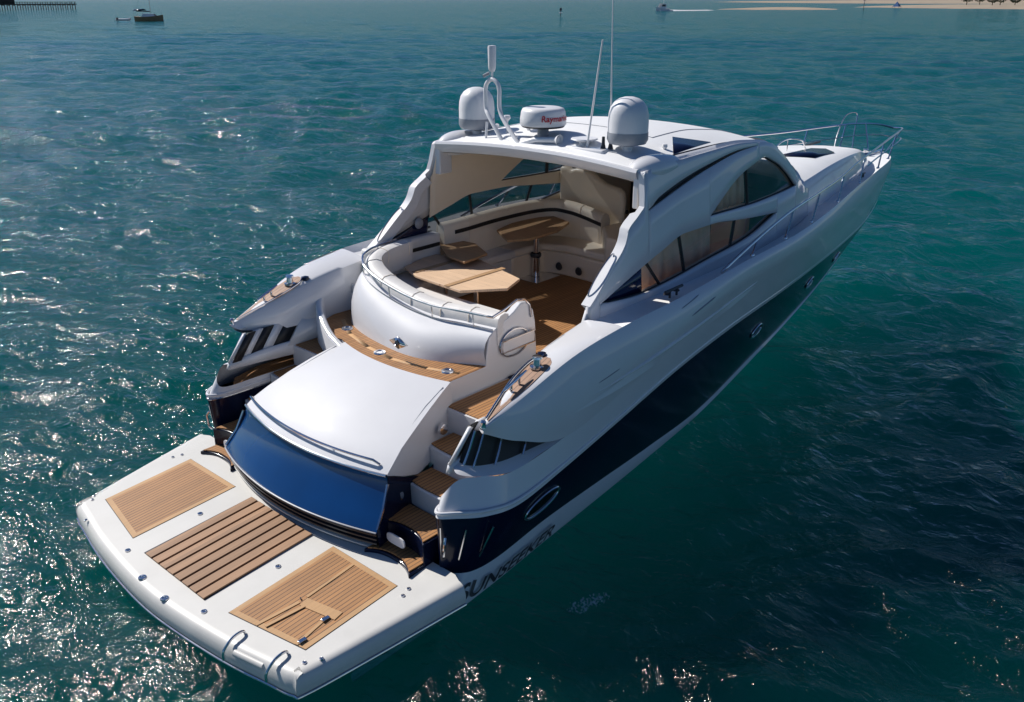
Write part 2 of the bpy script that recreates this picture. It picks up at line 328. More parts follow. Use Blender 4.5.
# ---- bulwark cap (sternward, both sides): top surface from outer edge to inner edge
IN=[(1.96,2.13,1.94),(2.5,1.98,2.155),(3.15,1.90,2.34),(3.9,1.86,2.45)]
INb=[(2.08,2.10,1.86),(2.55,1.93,1.80),(3.15,1.88,1.80),(3.9,1.86,1.80)]
GQ=GG[:4]
mb=MB()
rows=[C3(GQ,40),C3(mixrow(GQ,IN,.12,0,.018),40),C3(mixrow(GQ,IN,.5,0,.022),40),C3(mixrow(GQ,IN,.88,0,.018),40),C3(IN,40),C3(mixrow(IN,INb,.5,-.05),40),C3(INb,40)]
mb.loft(rows); mb.build('quarter_coaming',WHITE,Y,60)
m2=MB(); m2.loft([[(p[0],-p[1],p[2]) for p in r] for r in rows]); m2.build('quarter_coaming',WHITE,Y,60)
# underside of the overhanging cap tip, dark vents and sill
for s in (-1,1):
    nm='s'
    def M(p): return (p[0],p[1]*s,p[2])
    LLs=[(2.0,2.13,1.88),(2.35,2.28,1.72),(2.95,2.387,1.575)]; IU=[(2.06,2.06,1.84),(2.45,2.05,1.74),(2.95,2.25,1.60)]
    mb=MB(); mb.loft([[M(p) for p in crv(LLs,20)],[M(p) for p in crv(IU,20)],[M(p) for p in crv([(2.08,2.0,1.86),(2.5,1.93,1.80),(3.0,1.90,1.80)],20)]]); mb.build('coaming_underside',WHITE,Y)
    # shelf at shoulder
    A=[(1.78,1.94,1.55),(1.74,2.05,1.52),(1.92,2.18,1.47),(2.25,2.29,1.43),(2.6,2.345,1.50),(2.95,2.387,1.575)]
    Bq=[(1.86,1.94,1.565),(1.88,2.02,1.55),(2.02,2.10,1.52),(2.28,2.17,1.50),(2.6,2.24,1.53),(2.95,2.36,1.59)]
    mb=MB(); mb.loft([[M(p) for p in crv(A,30)],[M(p) for p in crv(Bq,30)]]); mb.build('vent_sill',WHITE,Y)
    Cq=[(2.02,1.95,1.87),(2.06,2.0,1.85),(2.2,2.06,1.80),(2.45,2.1,1.74),(2.7,2.2,1.67),(2.95,2.35,1.59)]
    mb=MB(); mb.loft([[M(p) for p in crv(Bq,30)],[M(p) for p in crv(Cq,30)]]); v=mb.build('side_vent',GLASSD if False else BLACK,Y)
    for t in (.10,.28,.50,.72):
        a=crv(Bq,101)[int(t*100)]; b=crv(Cq,101)[int(t*100)]
        o=Vector((-.01,.03,.0))
        MB().tube([M(a+o),M((a+b)/2+o*1.3),M(b+o)],.013,n=6).build('vent_bar',CHROME,v)
    MB().prism([(1.78,1.93*s),(3.0,1.93*s),(3.0,2.26*s),(2.3,2.22*s),(1.9,2.10*s)],1.25,1.275).build('side_ledge',TEAK,Y)
    # inner quarter wall with dark openings
    mb=MB(); mb.loft([[M(p) for p in ((1.72,1.925,1.49),(2.2,1.905,1.47),(3.0,1.905,1.40),(4.0,1.88,1.3))],[M(p) for p in ((1.76,1.925,1.585),(2.2,1.905,1.62),(3.0,1.90,1.62),(4.0,1.88,1.62))]]); mb.build('inner_wall',WHITE,Y,solid=.05,off=0)
    for k,(x0,x1) in enumerate(((2.0,2.12),(2.24,2.40),(2.56,2.80))):
        MB().add([M((x0-.22,1.90,1.57)),M((x1-.22,1.90,1.57)),M((x1+.04,1.925,1.88)),M((x0+.04,1.925,1.88))],[(0,1,2,3)]).build('vent_opening',BLACK,Y,solid=.02)
    mb=MB()
    for (x0,x1) in ((1.965,2.0),(2.12,2.24),(2.40,2.56),(2.80,3.9)):
        mb.add([M((x0-.22,1.905,1.57)),M((x1-.22,1.905,1.57)),M((x1+.04,1.925,1.88)),M((x0+.04,1.925,1.88))],[(0,1,2,3)])
    mb.build('vent_pillar',WHITE,Y,solid=.04)
    # teak inlay on the cap
    T0=[(2.05,2.155,1.975),(2.3,2.18,2.07),(2.6,2.215,2.19),(2.90,2.21,2.295),(3.0,2.13,2.325)]; T1=[(2.06,2.125,1.975),(2.3,2.06,2.07),(2.6,1.985,2.18),(2.88,1.97,2.275),(3.0,2.05,2.32)]
    MB().loft([[M((p.x,p.y,p.z+.030)) for p in crv(T0,24)],[M((p.x,p.y,p.z+.030)) for p in crv(T1,24)]]).build('teak_inlay',TEAKI,Y,None,solid=.006)
    MB().tube([M((p.x,p.y-.005,p.z+.045)) for p in crv(T1,24)],.009,n=6).build('inlay_rail',CHROME,Y)
    # mooring cleat: two posts and a horn bar
    c=Vector((2.50,2.10,2.185)); d=Vector((.26,.01,.10)).normalized()
    mb=MB()
    for k in (-.06,.06):
        mb.tube([M(c+d*k),M(c+d*k+V(0,0,.07))],.014,n=8)
    mb.tube([M(c+d*k+V(0,0,.075)) for k in (-.17,-.1,0,.1,.17)],[.008,.016,.018,.016,.008],n=8)
    mb.build('mooring_cleat',CHROME,Y)
    mb=MB(); c=Vector((2.84,2.09,2.29)); mb.lathe([(0,.0),(.075,0),(.075,.02),(.045,.03),(.035,.09),(.055,.10),(.05,.12),(0,.125)],M(c),n=20); mb.build('capstan',CHROME,Y)
    mb=MB(); c=Vector((3.02,2.0,2.33)); mb.lathe([(0,.0),(.05,0),(.045,.04),(0,.055)],M(c),n=16); mb.build('deck_filler',NAVY,Y)
    mb=MB(); c=Vector((1.99,2.15,1.955)); mb.lathe([(0,.0),(.03,0),(.022,.03),(.03,.06),(.02,.075),(0,.08)],M(c),n=14); mb.build('fairlead',CHROME,Y)
# aft corner details on navy quarter
for s in (-1,1):
    def M(p): return (p[0],p[1]*s,p[2])
    for (a,b) in ((V(1.50,2.03,1.05),V(1.53,2.0,.66)),(V(1.66,2.215,1.03),V(1.64,2.125,.66)),(V(1.9,2.345,1.0),V(1.84,2.21,.64))):
        dd=Vector((-.012,.02,0)); MB().tube([M(a+dd),M(a.lerp(b,.5)+dd),M(b+dd)],.011,n=6).build('trim_strip',CHROME,Y)
    MB().tube([M((1.50,2.10,.95)),M((1.47,2.12,.9)),M((1.47,2.1,.76)),M((1.50,2.07,.72))],.014,n=6).build('grab_handle',CHROME,Y)
    mb=MB(); mb.lathe([(.10,-.02),(.11,.05),(.085,.12),(.06,.17),(0,.18)],M((1.55,2.0,.42)),n=20,axis=(-.35,.1*s,-1)); mb.build('exhaust_fairing',CHROME,Y)
#MARK platform
# ---- swim platform
sl=lambda x,y:.08*x
def pz(x): return .45+.08*x
ae=[(-.25,2.08),(-.33,1.75),(-.42,1.25),(-.49,.6),(-.52,0)]
outline=[(1.46,-2.40),(.6,-2.26)]+[(x,-y) for x,y in [(-.17,2.12),(-.27,2.04)]+ae[1:]]+[(x,y) for x,y in reversed(ae[1:-1])]+[(-.27,2.04),(-.17,2.12),(.6,2.26),(1.46,2.40)]
def smooth_out(o,k=5):
    o3=[(x,y,0) for x,y in o]; s=crv(o3,len(o)*k); return [(p.x,p.y) for p in s]
ol=smooth_out(outline,6)
fwd=[(1.46,2.0),(1.30,1.95),(1.16,1.55),(1.10,1.0),(1.05,.4),(1.05,-.4),(1.10,-1.0),(1.16,-1.55),(1.30,-1.95),(1.46,-2.0)]
def ins(o,d):
    n=len(o); r=[]
    for i in range(n):
        a=Vector(o[max(i-1,0)]);b=Vector(o[min(i+1,n-1)]); t=(b-a).normalized(); nn=Vector((-t.y,t.x)) # inward left
        p=Vector(o[i])+nn*d; r.append((p.x,p.y))
    return r
# path runs from starboard front, round stern, to port front: inward is to the right of travel
sec=[(0.11,.0),(0.085,.0),(0.05,-.008),(0.025,-.028),(.012,-.06),(.0,-.10),(.0,-.17),(.02,-.215),(.06,-.24)]
rows=[]
for d,dz in sec:
    oo=ins(ol,-d)
    rows.append([(x,y,pz(x)+dz) for x,y in oo])
test=rows[0][len(rows[0])//2]
if test[0]<ol[len(ol)//2][0]:
    rows=[[(x,y,pz(x)+dz) for x,y in ins(ol,d)] for d,dz in sec]
fx=[];ym=-9
for (x,y,z) in rows[0]:
    ym=max(ym,y); fx.append((x,ym,z))
rows[0]=fx
mb=MB(); mb.loft(rows)
inner=rows[0]
PM=[(1.52,max(-2.2,min(2.2,y)),pz(1.52)) for x,y,z in inner]; mb.loft([inner]+[[tuple(Vector(a).lerp(Vector(b),k/4)) for a,b in zip(inner,PM)] for k in (1,2,3,4)])
cen=[(max(.4,1.1-.0*abs(y)) ,y*.75,pz(1.0)) for x,y,z in inner]
mid=[(1.52,max(-2.2,min(2.2,y)),pz(1.52)) for x,y,z in inner]
bot=[(x,y,pz(x)-.24) for x,y,z in rows[-1]]; mb.loft([rows[-1],[(1.5,max(-2.2,min(2.2,y)),.25) for x,y,z in bot]])
mb.build('swim_platform',PLATW,Y,40,rec=True)
# bright rub line round the platform edge
e=[(x,y,z) for x,y,z in rows[6]]
MB().tube([(x,y,z-.02) for x,y,z in ( [ (p[0],p[1],pz(p[0])-.185) for p in ins(ol,0)])],.013,n=8).build('platform_strake',CHROME,Y)
def quad_teak(name,c,m,h=.006,border=.055,mb_=TEAKL):
    """c: four corners (x,y) CCW; border boards plus inner planked field"""
    C=[Vector(p) for p in c]; cen=sum(C,Vector((0,0)))/4
    inn=[]
    for i in range(4):
        a=C[i]-C[i-1]; b=C[(i+1)%4]-C[i]; a.normalize(); b.normalize()
        na=Vector((-a.y,a.x)); nb=Vector((-b.y,b.x)); bis=(na+nb); bis/=bis.length**2/2
        inn.append(C[i]+bis*border)
    z=lambda p,k=0:(p.x,p.y,pz(p.x)+h+k)
    base=MB().add([z(p) for p in inn],[(0,1,2,3)]).build(name,m,Y,None,solid=.006)
    bb=MB()
    for i in range(4):
        j=(i+1)%4; a=C[i].lerp(C[j],.0);
        bb.add([z(C[i]),z(C[j]),z(inn[j]),z(inn[i])],[(0,1,2,3)])
    bb.build('border_board',mb_,base,None,solid=.007)
    return base
# dark joint round each panel
def joint(c,g=.008):
    C=[Vector(p) for p in c]; cen=sum(C,Vector((0,0)))/4
    MB().add([(*(p+(p-cen).normalized()*g),pz(p.x)+.002) for p in C],[(0,1,2,3)]).build('panel_joint',DARK,Y,None,solid=.004,off=-1)
for s in (1,-1):
    c=[(0.0,1.88*s),(-.16,.92*s),(1.06,.90*s),(1.06,1.88*s)]
    if s<0: c=c
    else: c=c
    def ccw(c):
        a=sum(c[i][0]*c[(i+1)%4][1]-c[(i+1)%4][0]*c[i][1] for i in range(4)); return c if a>0 else c[::-1]
    c=ccw(c); joint(c); quad_teak('teak_panel',c,TEAK)
# bench of loose teak slats in the centre
c=[(-.21,.58),(-.21,-.58),(1.05,-.56),(1.05,.56)]; joint(c,.004)
for i in range(8):
    y0=-.57+i*1.14/8; y1=y0+1.14/8-.028
    xa=-.215+.0*abs(y0)
    MB().box((xa,y0,0),(1.045,y1,.018)).build('teak_slat',TEAKS,Y,bevel=.004)
    o=bpy.data.objects[-1] if False else None
for o in col.objects:
    if o.name.startswith('teak_slat'):
        for v in o.data.vertices: v.co.z+=pz(v.co.x)+.004
# small hatch in starboard teak panel
hq=[(.33,-1.39),(.50,-1.36),(.44,-1.76),(.30,-1.74)]
for a,b in (((-.29,-1.32),(.42,-1.36)),((-.10,-1.70),(.42,-1.76)),):
    pass
def strip(a,b,w,m,name,z=.014):
    a=Vector(a);b=Vector(b);t=(b-a).normalized();nn=Vector((-t.y,t.x))*w/2
    return MB().add([(*(p),pz(p[0])+z) for p in (a-nn,b-nn,b+nn,a+nn)],[(0,1,2,3)]).build(name,m,Y,None,solid=.006)
strip((.36,-1.36),(.44,-1.78),.11,TEAKL,'hatch_board'); strip((-.10,-1.27),(.33,-1.33),.035,TEAKL,'hatch_board',.013); strip((-.06,-1.36),(.33,-1.42),.035,TEAKL,'hatch_board',.013); strip((-.02,-1.77),(.38,-1.70),.035,TEAKL,'hatch_board',.013); strip((.42,-1.33),(1.0,-1.30),.03,TEAKL,'hatch_board',.013)
strip((.36,-1.305),(.37,-1.31),.03,DARK,'hatch_board',.016)
for p in ((.33,-1.72),(.03,-1.78)):
    MB().box((p[0]-.03,p[1]-.02,pz(p[0])+.014),(p[0]+.05,p[1]+.02,pz(p[0])+.03)).build('hinge',CHROME,Y,bevel=.004)
# deck sockets and fittings
for x,y,r in ((-.33,1.66,.02),(-.10,2.0,.018),(-.05,2.06,.016),(.95,2.1,.018),(1.05,2.06,.018),(.52,.74,.028),(-.30,.76,.028),(-.42,.22,.04),(-.44,-.25,.04),(-.30,-.72,.028),(.52,-.72,.028),(1.0,-2.03,.02),(1.1,-2.0,.02),(.02,-2.08,.02),(-.10,-2.0,.02)):
    z=pz(x); m=MB(); m.lathe([(0,.006),(r*.55,.006),(r*.6,.012),(r,.01),(r*1.05,.0)],(x,y,z),n=18); q=m.build('deck_socket',CHROME,Y)
# passerelle housing: two hoop handles and a roller at the starboard stern edge
for y in (-1.28,-1.80):
    x=lin([1.25,2.08],[-.42,-.27],-y)
    MB().tube(crv([(x+.20,y,pz(x)+.0),(x+.17,y,pz(x)+.055),(x+.06,y-.01,pz(x)+.05),(x-.035,y-.01,pz(x)-.03),(x-.045,y-.01,pz(x)-.12)],16),.014,n=8).build('hoop_handle',CHROME,Y)
x=-.355; MB().tube([(x-.005-.02,-1.36,pz(x)-.055),(x+.045,-1.70,pz(x)-.055)],.035,n=14).build('roller',PLATW,Y)
MB().box((x+.0,-1.34,pz(x)-.11),(x+.03,-1.38,pz(x)-.02)).build('roller_bracket',DARK,Y); MB().box((x+.06,-1.70,pz(x)-.11),(x+.09,-1.74,pz(x)-.02)).build('roller_bracket',DARK,Y)
#MARK stern
# ---- garage door: white upper, blue lower, louvres
def arc(hw,x0,k,z,n=40,zc=0): return [(x0+k*y*y,y,z+zc*(1-(y/hw)**2)) for y in [hw-2*hw*i/(n-1) for i in range(n)]]
top=arc(.92,2.61,.18,1.815,zc=.01)
rows=[top,arc(.98,2.42,.165,1.775,zc=.015),arc(1.05,2.16,.155,1.695,zc=.02),arc(1.12,1.88,.145,1.59,zc=.02),arc(1.18,1.60,.14,1.47,zc=.02),arc(1.235,1.42,.135,1.37,zc=.01),arc(1.25,1.33,.13,1.30)]
mb=MB(); mb.loft(rows); mb.build('garage_door',WHITE,Y,60)
MB().tube([(x-.01,y,z) for x,y,z in arc(1.25,1.325,.13,1.295)],.016,n=8).build('garage_trim',CHROME,Y)
gs=[(2.50,.93),(2.16,.99),(1.86,1.06),(1.60,1.12),(1.45,1.155)]
for s_ in (-1,1): MB().tube([(x+.16*(w_*w_-0)-.0,s_*w_,lin([1.33,1.42,1.60,1.88,2.16,2.42,2.61],[1.30,1.37,1.47,1.59,1.695,1.775,1.815],x)+.012*(1-.8)) for x,w_ in gs],.006,n=6).build('door_seam',GREY,Y)
# hoop rail over the door edge
rl=[(1.42+.13*y*y-.04,y,1.40) for y in [1.2-2.25*i/30 for i in range(31)]]
MB().tube([(rl[0][0]+.05,1.22,1.36)]+rl+[(rl[-1][0]+.03,-1.12,1.36)],.014,n=8).build('garage_rail',CHROME,Y)
for y in (.4,-.5): MB().tube([(1.38+.13*y*y,y,1.40),(1.44+.13*y*y,y,1.345)],.010,n=6).build('rail_post',CHROME,Y)
rows=[arc(1.25,1.325,.13,1.285),arc(1.275,1.30,.13,1.18),arc(1.30,1.22,.13,1.05),arc(1.33,1.12,.13,.92),arc(1.36,1.03,.13,.82),arc(1.37,1.02,.13,.80)]
mb=MB(); mb.loft(rows); mb.build('blue_transom_panel',BLUE,Y,60)
MB().tube([(x-.01,y,z) for x,y,z in arc(1.365,1.02,.13,.80)],.010,n=6).build('transom_trim',GREY,Y)
mb=MB(); mb.loft([arc(1.33,1.10,.13,.80),arc(1.33,1.13,.13,.50)]); mb.build('louvre_recess',BLACK,Y)
for k in range(4):
    z=.765-k*.058; hw=1.35-.012*k
    mb=MB(); mb.loft([arc(hw,1.075+.01*k,.13,z+.012),arc(hw,1.03+.012*k,.13,z),arc(hw,1.03+.012*k,.13,z-.016),arc(hw,1.09+.01*k,.13,z-.014)]); mb.build('louvre',DARK if k<3 else PLATW,Y)
# side walls of garage box down to the stairs
for s in (-1,1):
    def M(p): return (p[0],p[1]*s,p[2])
    up=[(r[0][0],r[0][1]-.004,r[0][2]) for r in rows]
    full=[(2.76,.92,1.815),(2.58,.98,1.775),(2.33,1.05,1.695),(2.06,1.12,1.59),(1.795,1.18,1.47),(1.62,1.235,1.37),(1.53,1.25,1.30)]
    low=[(1.53,1.25,1.29),(1.50,1.275,1.18),(1.44,1.30,1.05),(1.35,1.33,.92),(1.27,1.36,.80),(1.31,1.34,.50)]
    # white part: from crest down to z follows stairs
    dn=[(p[0],p[1]+.01,max(1.0,p[2]-.6)) for p in full]; dn=[(2.787,.94,1.2),(2.585,1.0,1.2),(2.33,1.07,1.1),(2.05,1.135,1.05),(1.80,1.195,1.15),(1.62,1.245,1.25),(1.53,1.255,1.29)]
    MB().loft([[M(p) for p in full],[M(p) for p in dn]]).build('garage_side',WHITE,Y,60)
    MB().add([M(p) for p in [(1.53,1.262,1.29),(1.62,1.252,1.25),(1.80,1.218,1.15),(2.05,1.178,1.05),(2.33,1.128,1.1),(2.36,1.14,.5),(1.31,1.345,.50),(1.27,1.365,.80),(1.35,1.338,.92),(1.44,1.305,1.05),(1.50,1.285,1.18)]],[tuple(range(11))]).build('navy_stair_side',NAVY,Y)
    # blue flange beside transom panel with white highlight strip
    MB().tube([M((1.50,1.285,1.22)),M((1.40,1.32,1.0)),M((1.27,1.365,.83))],.016,n=6).build('corner_trim',CHROME,Y)
    # stairs
    steps=[(1.26,1.50,.60,1.22,1.89),(1.46,1.82,.83,1.20,1.885),(1.84,2.22,1.06,1.12,1.885),(2.24,2.64,1.29,1.04,1.885)]
    for i,(x0,x1,z,w0,w1) in enumerate(steps):
        st=MB(); r=.10 if i<2 else .04
        fr=[(x0+r*(abs(2*t-1))**2.5*(-1 if i<2 else 1)+ (r if i<2 else 0)-(.06 if i<2 else 0),w0+(w1-w0)*t) for t in [k/10 for k in range(11)]]
        poly=[(a,b*s) for a,b in fr]+[(x1+.06,w1*s),(x1+.06,w0*s)]
        st.prism(poly,.40,z-.012); o=st.build('stair_step',NAVY if i<2 else WHITE,Y,bevel=.012)
        ip=[(a+.03,(w0+.03+(w1-w0-.06)*(k/10))*s) for k,(a,b) in enumerate(fr)]+[(x1,(w1-.03)*s),(x1,(w0+.03)*s)]
        MB().prism(ip,z-.010,z+.004).build('step_tread',TEAK,o)
    # courtesy light on the dark riser, round lights on the side
    lt=MB(); 
    pts=[(1.405,1.50+.13*math.cos(a),.715+.055*math.sin(a)) for a in [2*PI*k/28 for k in range(28)]]
    pts=[(1.39,1.50+ .13*(abs(math.cos(a))**.5)*(1 if math.cos(a)>0 else -1),.715+.055*(abs(math.sin(a))**.6)*(1 if math.sin(a)>0 else -1)) for a in [2*PI*k/28 for k in range(28)]]
    MB().add([M(p) for p in pts],[tuple(range(28))]).build('step_light',RADOME,Y,None,solid=.014,off=0)
    for c,ax in (((1.68,1.235,.98),(0,1,0)),((2.45,1.115,1.42),(0,1,0))):
        MB().lathe([(0,.02),(.045,.02),(.06,.012),(.065,-.02)],M(c),n=20,axis=(0,s,0)).build('courtesy_light',CHROME,Y)
    MB().lathe([(0,.02),(.06,.02),(.085,.01),(.085,-.02)],M((2.66,1.5,1.42)),n=4,axis=(-1,0,0)).build('riser_locker_ring',CHROME,Y)
    # landing
    x1=4.24 if s<0 else 3.15
    MB().box((2.66,min(s*.90,s*1.90),.9),(x1,max(s*.90,s*1.90),1.545)).build('landing',WHITE,Y)
    MB().box((2.69,min(s*.93,s*1.87),1.545),(x1-.02 if s<0 else x1,max(s*.93,s*1.87),1.557)).build('landing_teak',TEAK if False else TEAKX if False else TEAK,Y)
# walkway behind the module (curved teak)
Tp=[(2.60+.18*y*y+.02,y) for y in [-.85+.1*i for i in range(20)]]
outer=[(2.76,-.875)]+Tp+[(2.79,1.22),(2.93,1.50),(3.09,1.78),(3.4,1.90),(4.3,1.88)]
Mb=[(-.875,3.38),(-.4,3.12),(0,3.0),(.5,3.02),(1.1,3.14),(1.54,3.36),(1.70,3.75),(1.72,4.3)]
Mbp=[(p.y,p.x) for p in crv([(a,b,0) for a,b in Mb],30)]
poly=outer+[(x,y) for x,y in reversed(Mbp)]
MB().prism(poly,1.5,1.792).build('walkway_base',WHITE,Y)
MB().prism(poly,1.793,1.804).build('walkway',TEAK,Y)
# pale lid boards and deck rings on the walkway
lid=[(3.28,1.62),(3.0,1.12),(2.86,.6),(2.80,.1),(2.88,-.42),(3.02,-.80)]
for i in range(0,5):
    a=Vector(lid[i]);b=Vector(lid[i+1]);t=(b-a).normalized();nn=Vector((-t.y,t.x))*.028
    MB().add([(*p,1.806) for p in (a-nn,b-nn,b+nn,a+nn)],[(0,1,2,3)]).build('lid_board',TEAKL,Y,solid=.008)
for x,y in ((3.10,1.30),(2.83,.35),(2.97,-.66)):
    MB().lathe([(0,.012),(.035,.012),(.045,.02),(.07,.018),(.075,.006)],(x,y,1.80),n=24).build('deck_ring',CHROME,Y)
# ring wall on port joining garage door and coaming
rp_=crv([(2.70,.90,1.80),(2.78,1.22,1.86),(2.90,1.52,1.95),(3.06,1.80,2.06),(3.3,1.97,2.16),(3.7,2.0,2.22)],30)
def off_(k,dz=None,z=None):
    r=[]
    for i,p in enumerate(rp_):
        t=(rp_[min(i+1,29)]-rp_[max(i-1,0)]); t.z=0; t.normalize(); nn=Vector((t.y,-t.x,0)); q=p+nn*k
        r.append((q.x,q.y,z if z is not None else q.z+(dz or 0)))
    return r
rr_=[off_(-.06,z=1.30),off_(-.05,-.03),off_(-.03,0),off_(.02,0),off_(.045,-.03),off_(.05,z=1.30)]
mb=MB(); mb.loft(rr_); mb.add([r[0] for r in rr_],[tuple(range(6))]); mb.add([r[-1] for r in rr_],[tuple(range(6))]); mb.build('walkway_rim',WHITE,Y,60)
#MARK module
# ---- curved seat module aft of the cockpit
mt=[(-.88,3.50),(-.4,3.44),(0,3.38),(.5,3.37),(1.1,3.42),(1.48,3.56),(1.62,3.85),(1.66,4.3)]
mz=[2.20,2.19,2.18,2.22,2.32,2.42,2.48,2.5]
base=crv([(b,a,1.80) for a,b in Mb],50); topc=crv([(b,a,z) for (a,b),z in zip(mt,mz)],50)
def lr(t,k): return [a.lerp(b,t)+Vector((-k*.12,0,0)) for a,b in zip(base,topc)]
rows=[base,lr(.2,.35),lr(.45,.75),lr(.7,.8),lr(.88,.5),topc,[p+Vector((.07,0,.03)) for p in topc]]
MB().loft(rows).build('seat_module',WHITE,Y,70)
# padded bolster following the rim
rim=[p+Vector((.17,-.02 if p.y>1 else 0,.05)) for p in topc]
def bolster(path,prof,name,m,closed_ends=True):
    rows=[]
    for i,p in enumerate(path):
        t=(path[min(i+1,len(path)-1)]-path[max(i-1,0)]).normalized(); nn=Vector((t.y,-t.x,0)).normalized()
        rows.append([p+nn*a+Vector((0,0,b)) for a,b in prof])
    mb=MB(); mb.loft(rows,closed=True); mb.add(rows[0],[tuple(range(len(prof)))]); mb.add(rows[-1],[tuple(range(len(prof)))])
    return mb.build(name,m,Y,50)
prof=[(.10,-.08),(.115,.03),(.10,.085),(.03,.11),(-.06,.10),(-.11,.06),(-.12,-.05),(-.11,-.25),(.08,-.25)]
bolster(rim,prof,'bolster_cushion',VINYLW)
for i in range(6,50,7):
    p=rim[i]; t=(rim[min(i+1,49)]-rim[i-1]).normalized(); nn=Vector((t.y,-t.x,0)).normalized()
    MB().tube([p+nn*a*1.015+Vector((0,0,b*1.02)) for a,b in prof[:7]],.006,n=5).build('cushion_seam',VINYL,bpy.data.objects['bolster_cushion'])
rail=[p+Vector((-.012 if p.y<1.4 else .02,.0 if p.y<1.4 else .03,.165)) for p in topc]
st=rail[0]; rail=[st+Vector((.66,-.01,-.16)),st+Vector((.63,-.01,.0)),st+Vector((.54,-.01,.09)),st+Vector((.40,-.01,.11)),st+Vector((.2,0,.04))]+rail
MB().tube(rail,.016,n=8).build('module_rail',CHROME,Y)
for i in (4,14,24,34,44):
    p=topc[i]; MB().tube([p+Vector((-.0,0,-.01)),p+Vector((-.012,0,.16))],.010,n=6).build('rail_post',CHROME,Y)
MB().tube([p+Vector((-.005,0,.012)) for p in topc],.008,n=6).build('module_trim',CHROME,Y)
# starboard end wall of the module
ew=[(2.74,1.40),(4.24,1.40),(4.27,1.75),(4.24,2.12),(4.20,2.28),(4.10,2.40),(3.98,2.42),(3.86,2.34),(3.72,2.28),(3.50,2.20),(3.42,2.12),(3.39,1.95),(3.37,1.80),(2.84,1.80),(2.77,1.79)]
mb=MB(); mb.add([(x,-.88,z) for x,z in ew]+[(x,-.78,z) for x,z in ew],[tuple(range(len(ew))),tuple(range(2*len(ew)-1,len(ew)-1,-1))]+[(i,(i+1)%len(ew),len(ew)+(i+1)%len(ew),len(ew)+i) for i in range(len(ew))])
mb.build('module_end_wall',WHITE,Y,bevel=.015)
# inner face of module end closing the seat
MB().box((3.6,-.80,1.60),(4.22,-.70,2.2)).build('seat_end',WHITE,Y,bevel=.01)
# folding step with chrome ring on end wall
def oval(cx,cz,a,b,y,n=30,p=1): return [(cx+a*math.cos(2*PI*k/n),y,cz+b*math.sin(2*PI*k/n)) for k in range(n)]
MB().tube(oval(3.84,1.97,.25,.165,-.90),.012,n=6,closed=True).build('grab_ring',CHROME,Y)
MB().box((3.60,-.925,1.90),(4.16,-.885,2.04)).build('folding_step',WHITE,Y,bevel=.008)
MB().tube([(3.60,-.935,1.90),(4.17,-.935,1.90),(4.17,-.935,2.045),(3.60,-.935,2.045)],.009,n=6,closed=True).build('step_frame',CHROME,Y)
# emblem: diamond plate with lamp, two small screws
ex,ez=2.93,2.02
MB().add([(ex-.09,-.02,ez+.0),(ex-.10,.155,ez),(ex-.10,-.0,ez+.075),(ex-.10,-.155,ez),(ex-.10,0,ez-.075)],[(1,2,3,4)]).build('emblem_plate',CHROME,Y,solid=.02,off=0)
MB().lathe([(0,.03),(.035,.03),(.045,.0)],(ex-.1,0,ez),n=4,axis=(-1,0,.3)).build('emblem_lamp',DARK,Y)
#MARK cockpit
# ---- cockpit sole and furniture
SO=1.70
MB().prism([(3.7,-.82),(4.24,-.82),(4.24,-1.86),(8.0,-1.83),(8.6,-1.6),(9.8,-1.3),(9.8,1.3),(8.6,1.6),(8.0,1.83),(3.7,1.83)],1.50,SO-.012).build('cockpit_floor_base',WHITE,Y)
MB().prism([(3.7,-.82),(4.26,-.82),(4.26,-1.84),(8.0,-1.81),(8.6,-1.6),(9.8,-1.3),(9.8,1.3),(8.6,1.6),(8.0,1.81),(3.7,1.81)],SO-.011,SO).build('cockpit_sole',TEAK,Y)
bpy.data.objects['cockpit_sole'].data.materials[0]=TEAK
# aft and port seat bases
MB().prism([(3.62,-.7),(4.15,-.7),(4.15,1.15),(4.9,1.35),(8.1,1.35),(8.1,1.86),(3.62,1.86)],SO,2.05).build('seat_base',WHITE,Y,bevel=.02)
MB().prism([(3.62,-.7),(4.17,-.7),(4.17,1.10),(4.95,1.30),(6.9,1.30),(6.9,1.86),(3.62,1.86)],2.05,2.17).build('seat_cushion',VINYLW,Y,bevel=.03)
def zl(x): return 2.02
pb=[(3.75,1.80,2.30),(4.6,1.80,2.32),(5.2,1.80,2.34)]
MB().box((3.8,1.66,2.17),(5.15,1.84,2.62)).build('backrest_cushion',VINYLW,Y,bevel=.05)
MB().box((4.0,1.645,2.44),(5.10,1.662,2.49)).build('backrest_stripe',BLACK,Y)
back=crv([(5.25,1.80,2.50),(5.6,1.74,2.52),(6.3,1.74,2.54),(7.1,1.70,2.54),(7.5,1.5,2.54),(7.6,1.2,2.52),(7.62,.9,2.48),(7.6,.55,2.42)],50)
bolster(back,[(-.10,-.38),(.10,-.38),(.12,.12),(.09,.19),(0,.22),(-.07,.19),(-.10,.1)],'settee_backrest',VINYL)
sb_=bpy.data.objects['settee_backrest']
for i in range(8,50,8):
    p=back[i]; t=(back[min(i+1,49)]-back[i-1]).normalized(); nn=Vector((t.y,-t.x,0)).normalized()
    MB().tube([p+nn*a*1.02+Vector((0,0,b*1.01)) for a,b in ((.10,-.36),(.12,.12),(.09,.19),(0,.22),(-.07,.19))],.006,n=5).build('cushion_seam',DARK if False else CREAM,sb_)
bolster([p+Vector((0,0,.0)) for p in back[4:]],[(.118,.04),(.132,.04),(.132,.095),(.118,.095)],'settee_stripe',BLACK)
